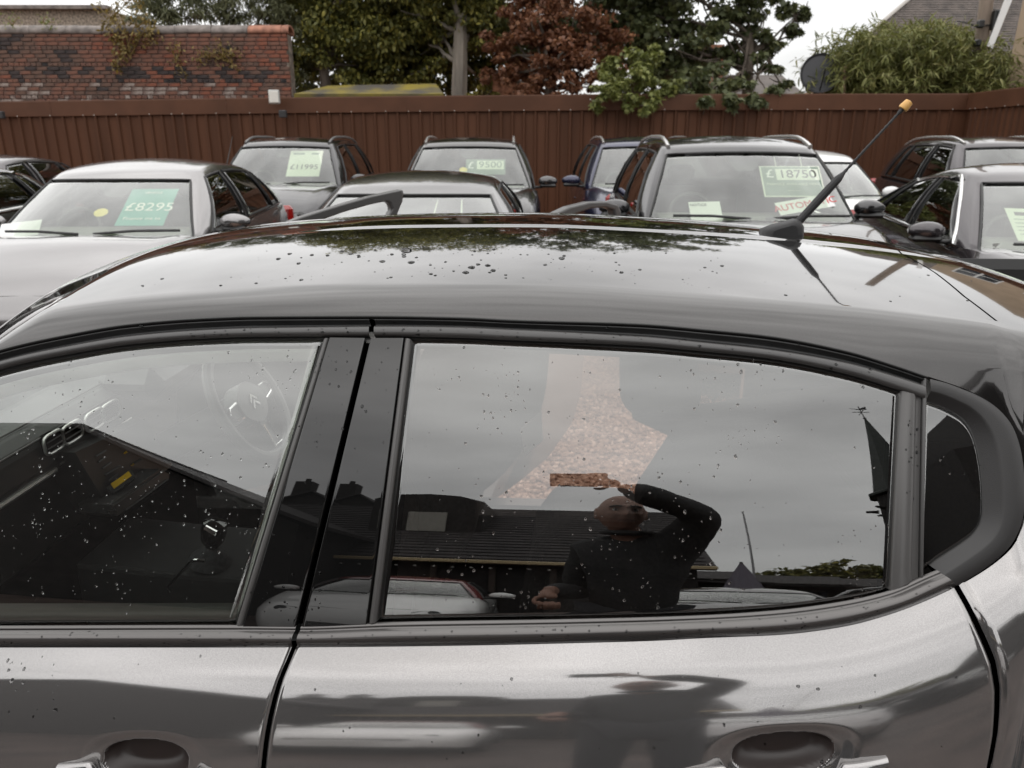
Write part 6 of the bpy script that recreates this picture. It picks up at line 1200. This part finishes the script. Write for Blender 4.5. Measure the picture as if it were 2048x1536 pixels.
th = np.linspace(0, 2*math.pi, 22); cl_ = np.array([[.082*math.cos(t), .078*math.sin(t)+.004, .022*math.sin(t+math.pi)*1.0] for t in th[:-1]])+neck+np.array([0, -.004, .018])-bo; mb = MB(); mb.tube(cl_, .016, 8, closed=True); mb.build('collar', M_JACKET, PR, smooth=True)
mb = MB(); mb.tube(np.array([[-.028, .098, -.056], [-.012, .107, -.052], [.012, .107, -.052], [.028, .098, -.056]])@Rz.T+headc-bo, .0028, 6); mb.build('mouth', mat('mouth_line', (.10, .035, .03), .6), PR)
# phone held in the right hand (its lens is the viewer's eye)
PH = thing('phone', 'dark phone held level in the raised hand of the mirrored person', 'phone', tuple(lens+px_*.058-pf*.009)); PH.rotation_euler = (R(90-17.8), 0, 0)
mb = MB(); mb.box((0, 0, 0), (.150, .074, .0085), bev=.003); mb.build('case', mat('phone_case', (.012, .012, .013), .35, 0, .4), PH, smooth=True)
mb = MB(); mb.box((0, 0, .0045), (.140, .066, .0008)); mb.build('screen', M_GLOSSBLK, PH); mb = MB(); mb.box((-.045, 0, -.0048), (.03, .055, .0012), bev=.0005); cb = mb.build('camera_bump', M_GLOSSBLK, PH)
for y in (-.017, .017): mb = MB(); mb.lathe([(.008, 0), (.008, .0012)], (-.045, y, -.0060), (0, 0, -1), 14); mb.build('lens', M_DARK, cb)
# ================= raindrops on the near car =================
def drop_mat():
    m = bpy.data.materials.new('water'); m.use_nodes = True; t = m.node_tree; t.nodes.clear(); g = t.nodes.new('ShaderNodeBsdfGlass'); g.inputs['IOR'].default_value = 1.33; g.inputs['Color'].default_value = (.70, .70, .70, 1); g.inputs['Roughness'].default_value = 0; o = t.nodes.new('ShaderNodeOutputMaterial'); t.links.new(g.outputs[0], o.inputs[0]); return m
M_WATER = drop_mat(); bv, bf = [], []
for o in CAR.children:
    if o.name.split('.')[0] in ('roof_panel', 'front_door', 'rear_door', 'rear_quarter_panel', 'front_door_glass', 'rear_door_glass', 'quarter_glass', 'pillar_trim', 'pillar_strip', 'window_divider', 'waist_trim', 'window_frame', 'drip_channel', 'quarter_surround', 'tailgate_top', 'front_pillar'):
        b = len(bv); bv += [v.co[:] for v in o.data.vertices]; bf += [tuple(i+b for i in p.vertices) for p in o.data.polygons]
BV = BVHTree.FromPolygons(bv, bf)
def hemi(n=9, k=4):
    V, F = [], []
    for i in range(k):
        a = math.pi/2*i/k
        for j in range(n): th = 2*math.pi*j/n; V.append((math.cos(a)**.8*math.cos(th), math.cos(a)**.8*math.sin(th), math.sin(a)))
    V.append((0, 0, 1)); F = [(i*n+j, i*n+(j+1) % n, (i+1)*n+(j+1) % n, (i+1)*n+j) for i in range(k-1) for j in range(n)]+[((k-1)*n+j, (k-1)*n+(j+1) % n, k*n) for j in range(n)]+[tuple(range(n))[::-1]]
    return np.array(V), F
HV, HF = hemi()
def drops(label, spots):
    V, F = [], []
    for x, y, r, el in spots:
        d = Vector(ray(x, y)).normalized(); h = BV.ray_cast(Vector(EYE), d)
        if h[0] is None: continue
        n = h[1] if h[1].dot(d) < 0 else -h[1]; a = Vector((0, 0, -1)); a = (a-n*a.dot(n)); a = a.normalized() if a.length > .05 else Vector((1, 0, 0)); b = n.cross(a)
        w = 1+.18*RNG.standard_normal(9); q = HV.copy(); wob = np.tile(w, 4); q[:36, :2] *= np.clip(wob, .7, 1.35)[:, None]
        base = len(V); V += [tuple(Vector(h[0])+n*(z*r*.50-.00015)+a*(xx*r*el)+b*(yy*r)) for xx, yy, z in q]; F += [tuple(i+base for i in f) for f in HF]
    o = put('raindrops', V, F, M_WATER); bm = bmesh.new(); bm.from_mesh(o.data); bmesh.ops.recalc_face_normals(bm, faces=bm.faces); bm.to_mesh(o.data); bm.free()
    return tag(o, label, 'raindrops', kind='stuff')
def scatter(n, x0, x1, y0, y1, r0, r1, el=1.15, clus=0):
    out_ = []; r0 *= 1.15; r1 *= 1.2
    if clus: C = [(RNG.uniform(x0, x1), RNG.uniform(y0, y1)) for _ in range(clus)]
    for _ in range(n):
        if clus and RNG.random() < .7: c = C[RNG.integers(clus)]; x, y = c[0]+RNG.normal(0, 34), c[1]+RNG.normal(0, 26); x, y = np.clip(x, x0, x1), np.clip(y, y0, y1)
        else: x, y = RNG.uniform(x0, x1), RNG.uniform(y0, y1)
        out_.append((x, y, r0+(r1-r0)*RNG.random()**3, el*RNG.uniform(.85, 1.3)))
    return out_
big = [(556, 518, .0045, 1), (579, 508, .004, 1), (597, 527, .004, 1), (624, 510, .004, 1), (655, 511, .004, 1), (684, 503, .004, .8), (701, 508, .004, .8), (717, 511, .003, 1), (765, 523, .005, .8), (783, 509, .004, 1), (807, 509, .005, .5), (822, 525, .0055, .9), (812, 501, .011, .3), (833, 515, .003, 1), (891, 524, .003, 1), (932, 545, .0055, 1), (944, 535, .0058, 1), (956, 529, .004, 1), (975, 531, .005, 1), (986, 541, .005, 1), (1124, 517, .006, .6), (640, 576, .004, 1.2), (622, 591, .004, 1.4), (651, 587, .004, 1.5), (660, 588, .004, 1.5), (680, 587, .0025, 1.5), (808, 572, .0032, 1), (819, 570, .003, 1), (825, 573, .0025, 1), (904, 593, .0035, 1.4), (883, 608, .0035, 1.3), (836, 604, .0045, .7), (734, 619, .0035, 1), (1062, 634, .006, .9), (778, 629, .0045, .7), (683, 628, .003, 1), (1090, 584, .0038, 1.3), (1134, 582, .003, 1.2), (1095, 608, .0042, 1.5), (1081, 597, .0028, 1), (1146, 594, .003, 1), (1141, 608, .0045, .8), (1159, 589, .0035, 1), (1175, 582, .003, 1.3), (1211, 576, .003, .7), (1239, 579, .0035, .7), (1265, 579, .003, .8), (1285, 590, .0025, 1.5), (1348, 598, .003, 1.1), (336, 624, .0038, .8), (441, 571, .003, .9), (285, 572, .004, .5), (1697, 697, .0045, .7), (1768, 717, .0042, .8), (1827, 733, .0035, .9), (1849, 739, .0025, .9), (1866, 733, .0025, 1), (1879, 752, .0025, 1), (1808, 664, .0028, 1.1), (1746, 647, .003, .6)]
drops('beads of rain standing on the gunmetal roof', big+scatter(240, 480, 1450, 498, 632, .0008, .0034, .8)+scatter(70, 200, 1950, 540, 660, .0008, .0030, .9)+[(x, float(GUT(x))-RNG.uniform(3, 12), RNG.uniform(.0012, .003), .9) for x in RNG.uniform(350, 1850, 26)])
gl = scatter(420, 4, 640, 690, 1240, .0005, .0018, 1.1, 26)+scatter(430, 800, 1790, 690, 1215, .0006, .0021, 1.1, 34)+scatter(30, 620, 735, 690, 950, .0007, .0022, 1.1)+scatter(12, 740, 800, 690, 900, .0006, .0016, 1.1)+scatter(10, 1870, 1970, 870, 950, .0006, .0014, 1.1)+scatter(18, 1812, 1836, 840, 1000, .0007, .0016, 1.2)
drops('scattered small raindrops on the side windows', gl)
td = [(x, float(TRIM(x))-RNG.uniform(3, 34), RNG.uniform(.0006, .0019), 1.1) for x in RNG.uniform(5, 1880, 130)]+[(x, float(GUT(x))+RNG.uniform(24, 38), RNG.uniform(.0006, .0017), 1.1) for x in RNG.uniform(300, 1500, 70)]
td += scatter(16, 10, 120, 1310, 1440, .0008, .0022)+scatter(40, 10, 1950, 1310, 1530, .0007, .0021)+[(1597, 1373, .0028, .9), (1636, 1378, .0028, .7), (1720, 1415, .0026, 1.2), (228, 1437, .0025, 1), (24, 1362, .0032, 1.2), (48, 1338, .0026, 1.4), (46, 1366, .0024, 1.2)]
drops('rain beads on the waist trim and door panels', td)
# ---------- near car: world-placed parts hang on the base point ----------
for o in CAR.children: o.matrix_parent_inverse = Matrix.Translation(-Vector(CAR.location))
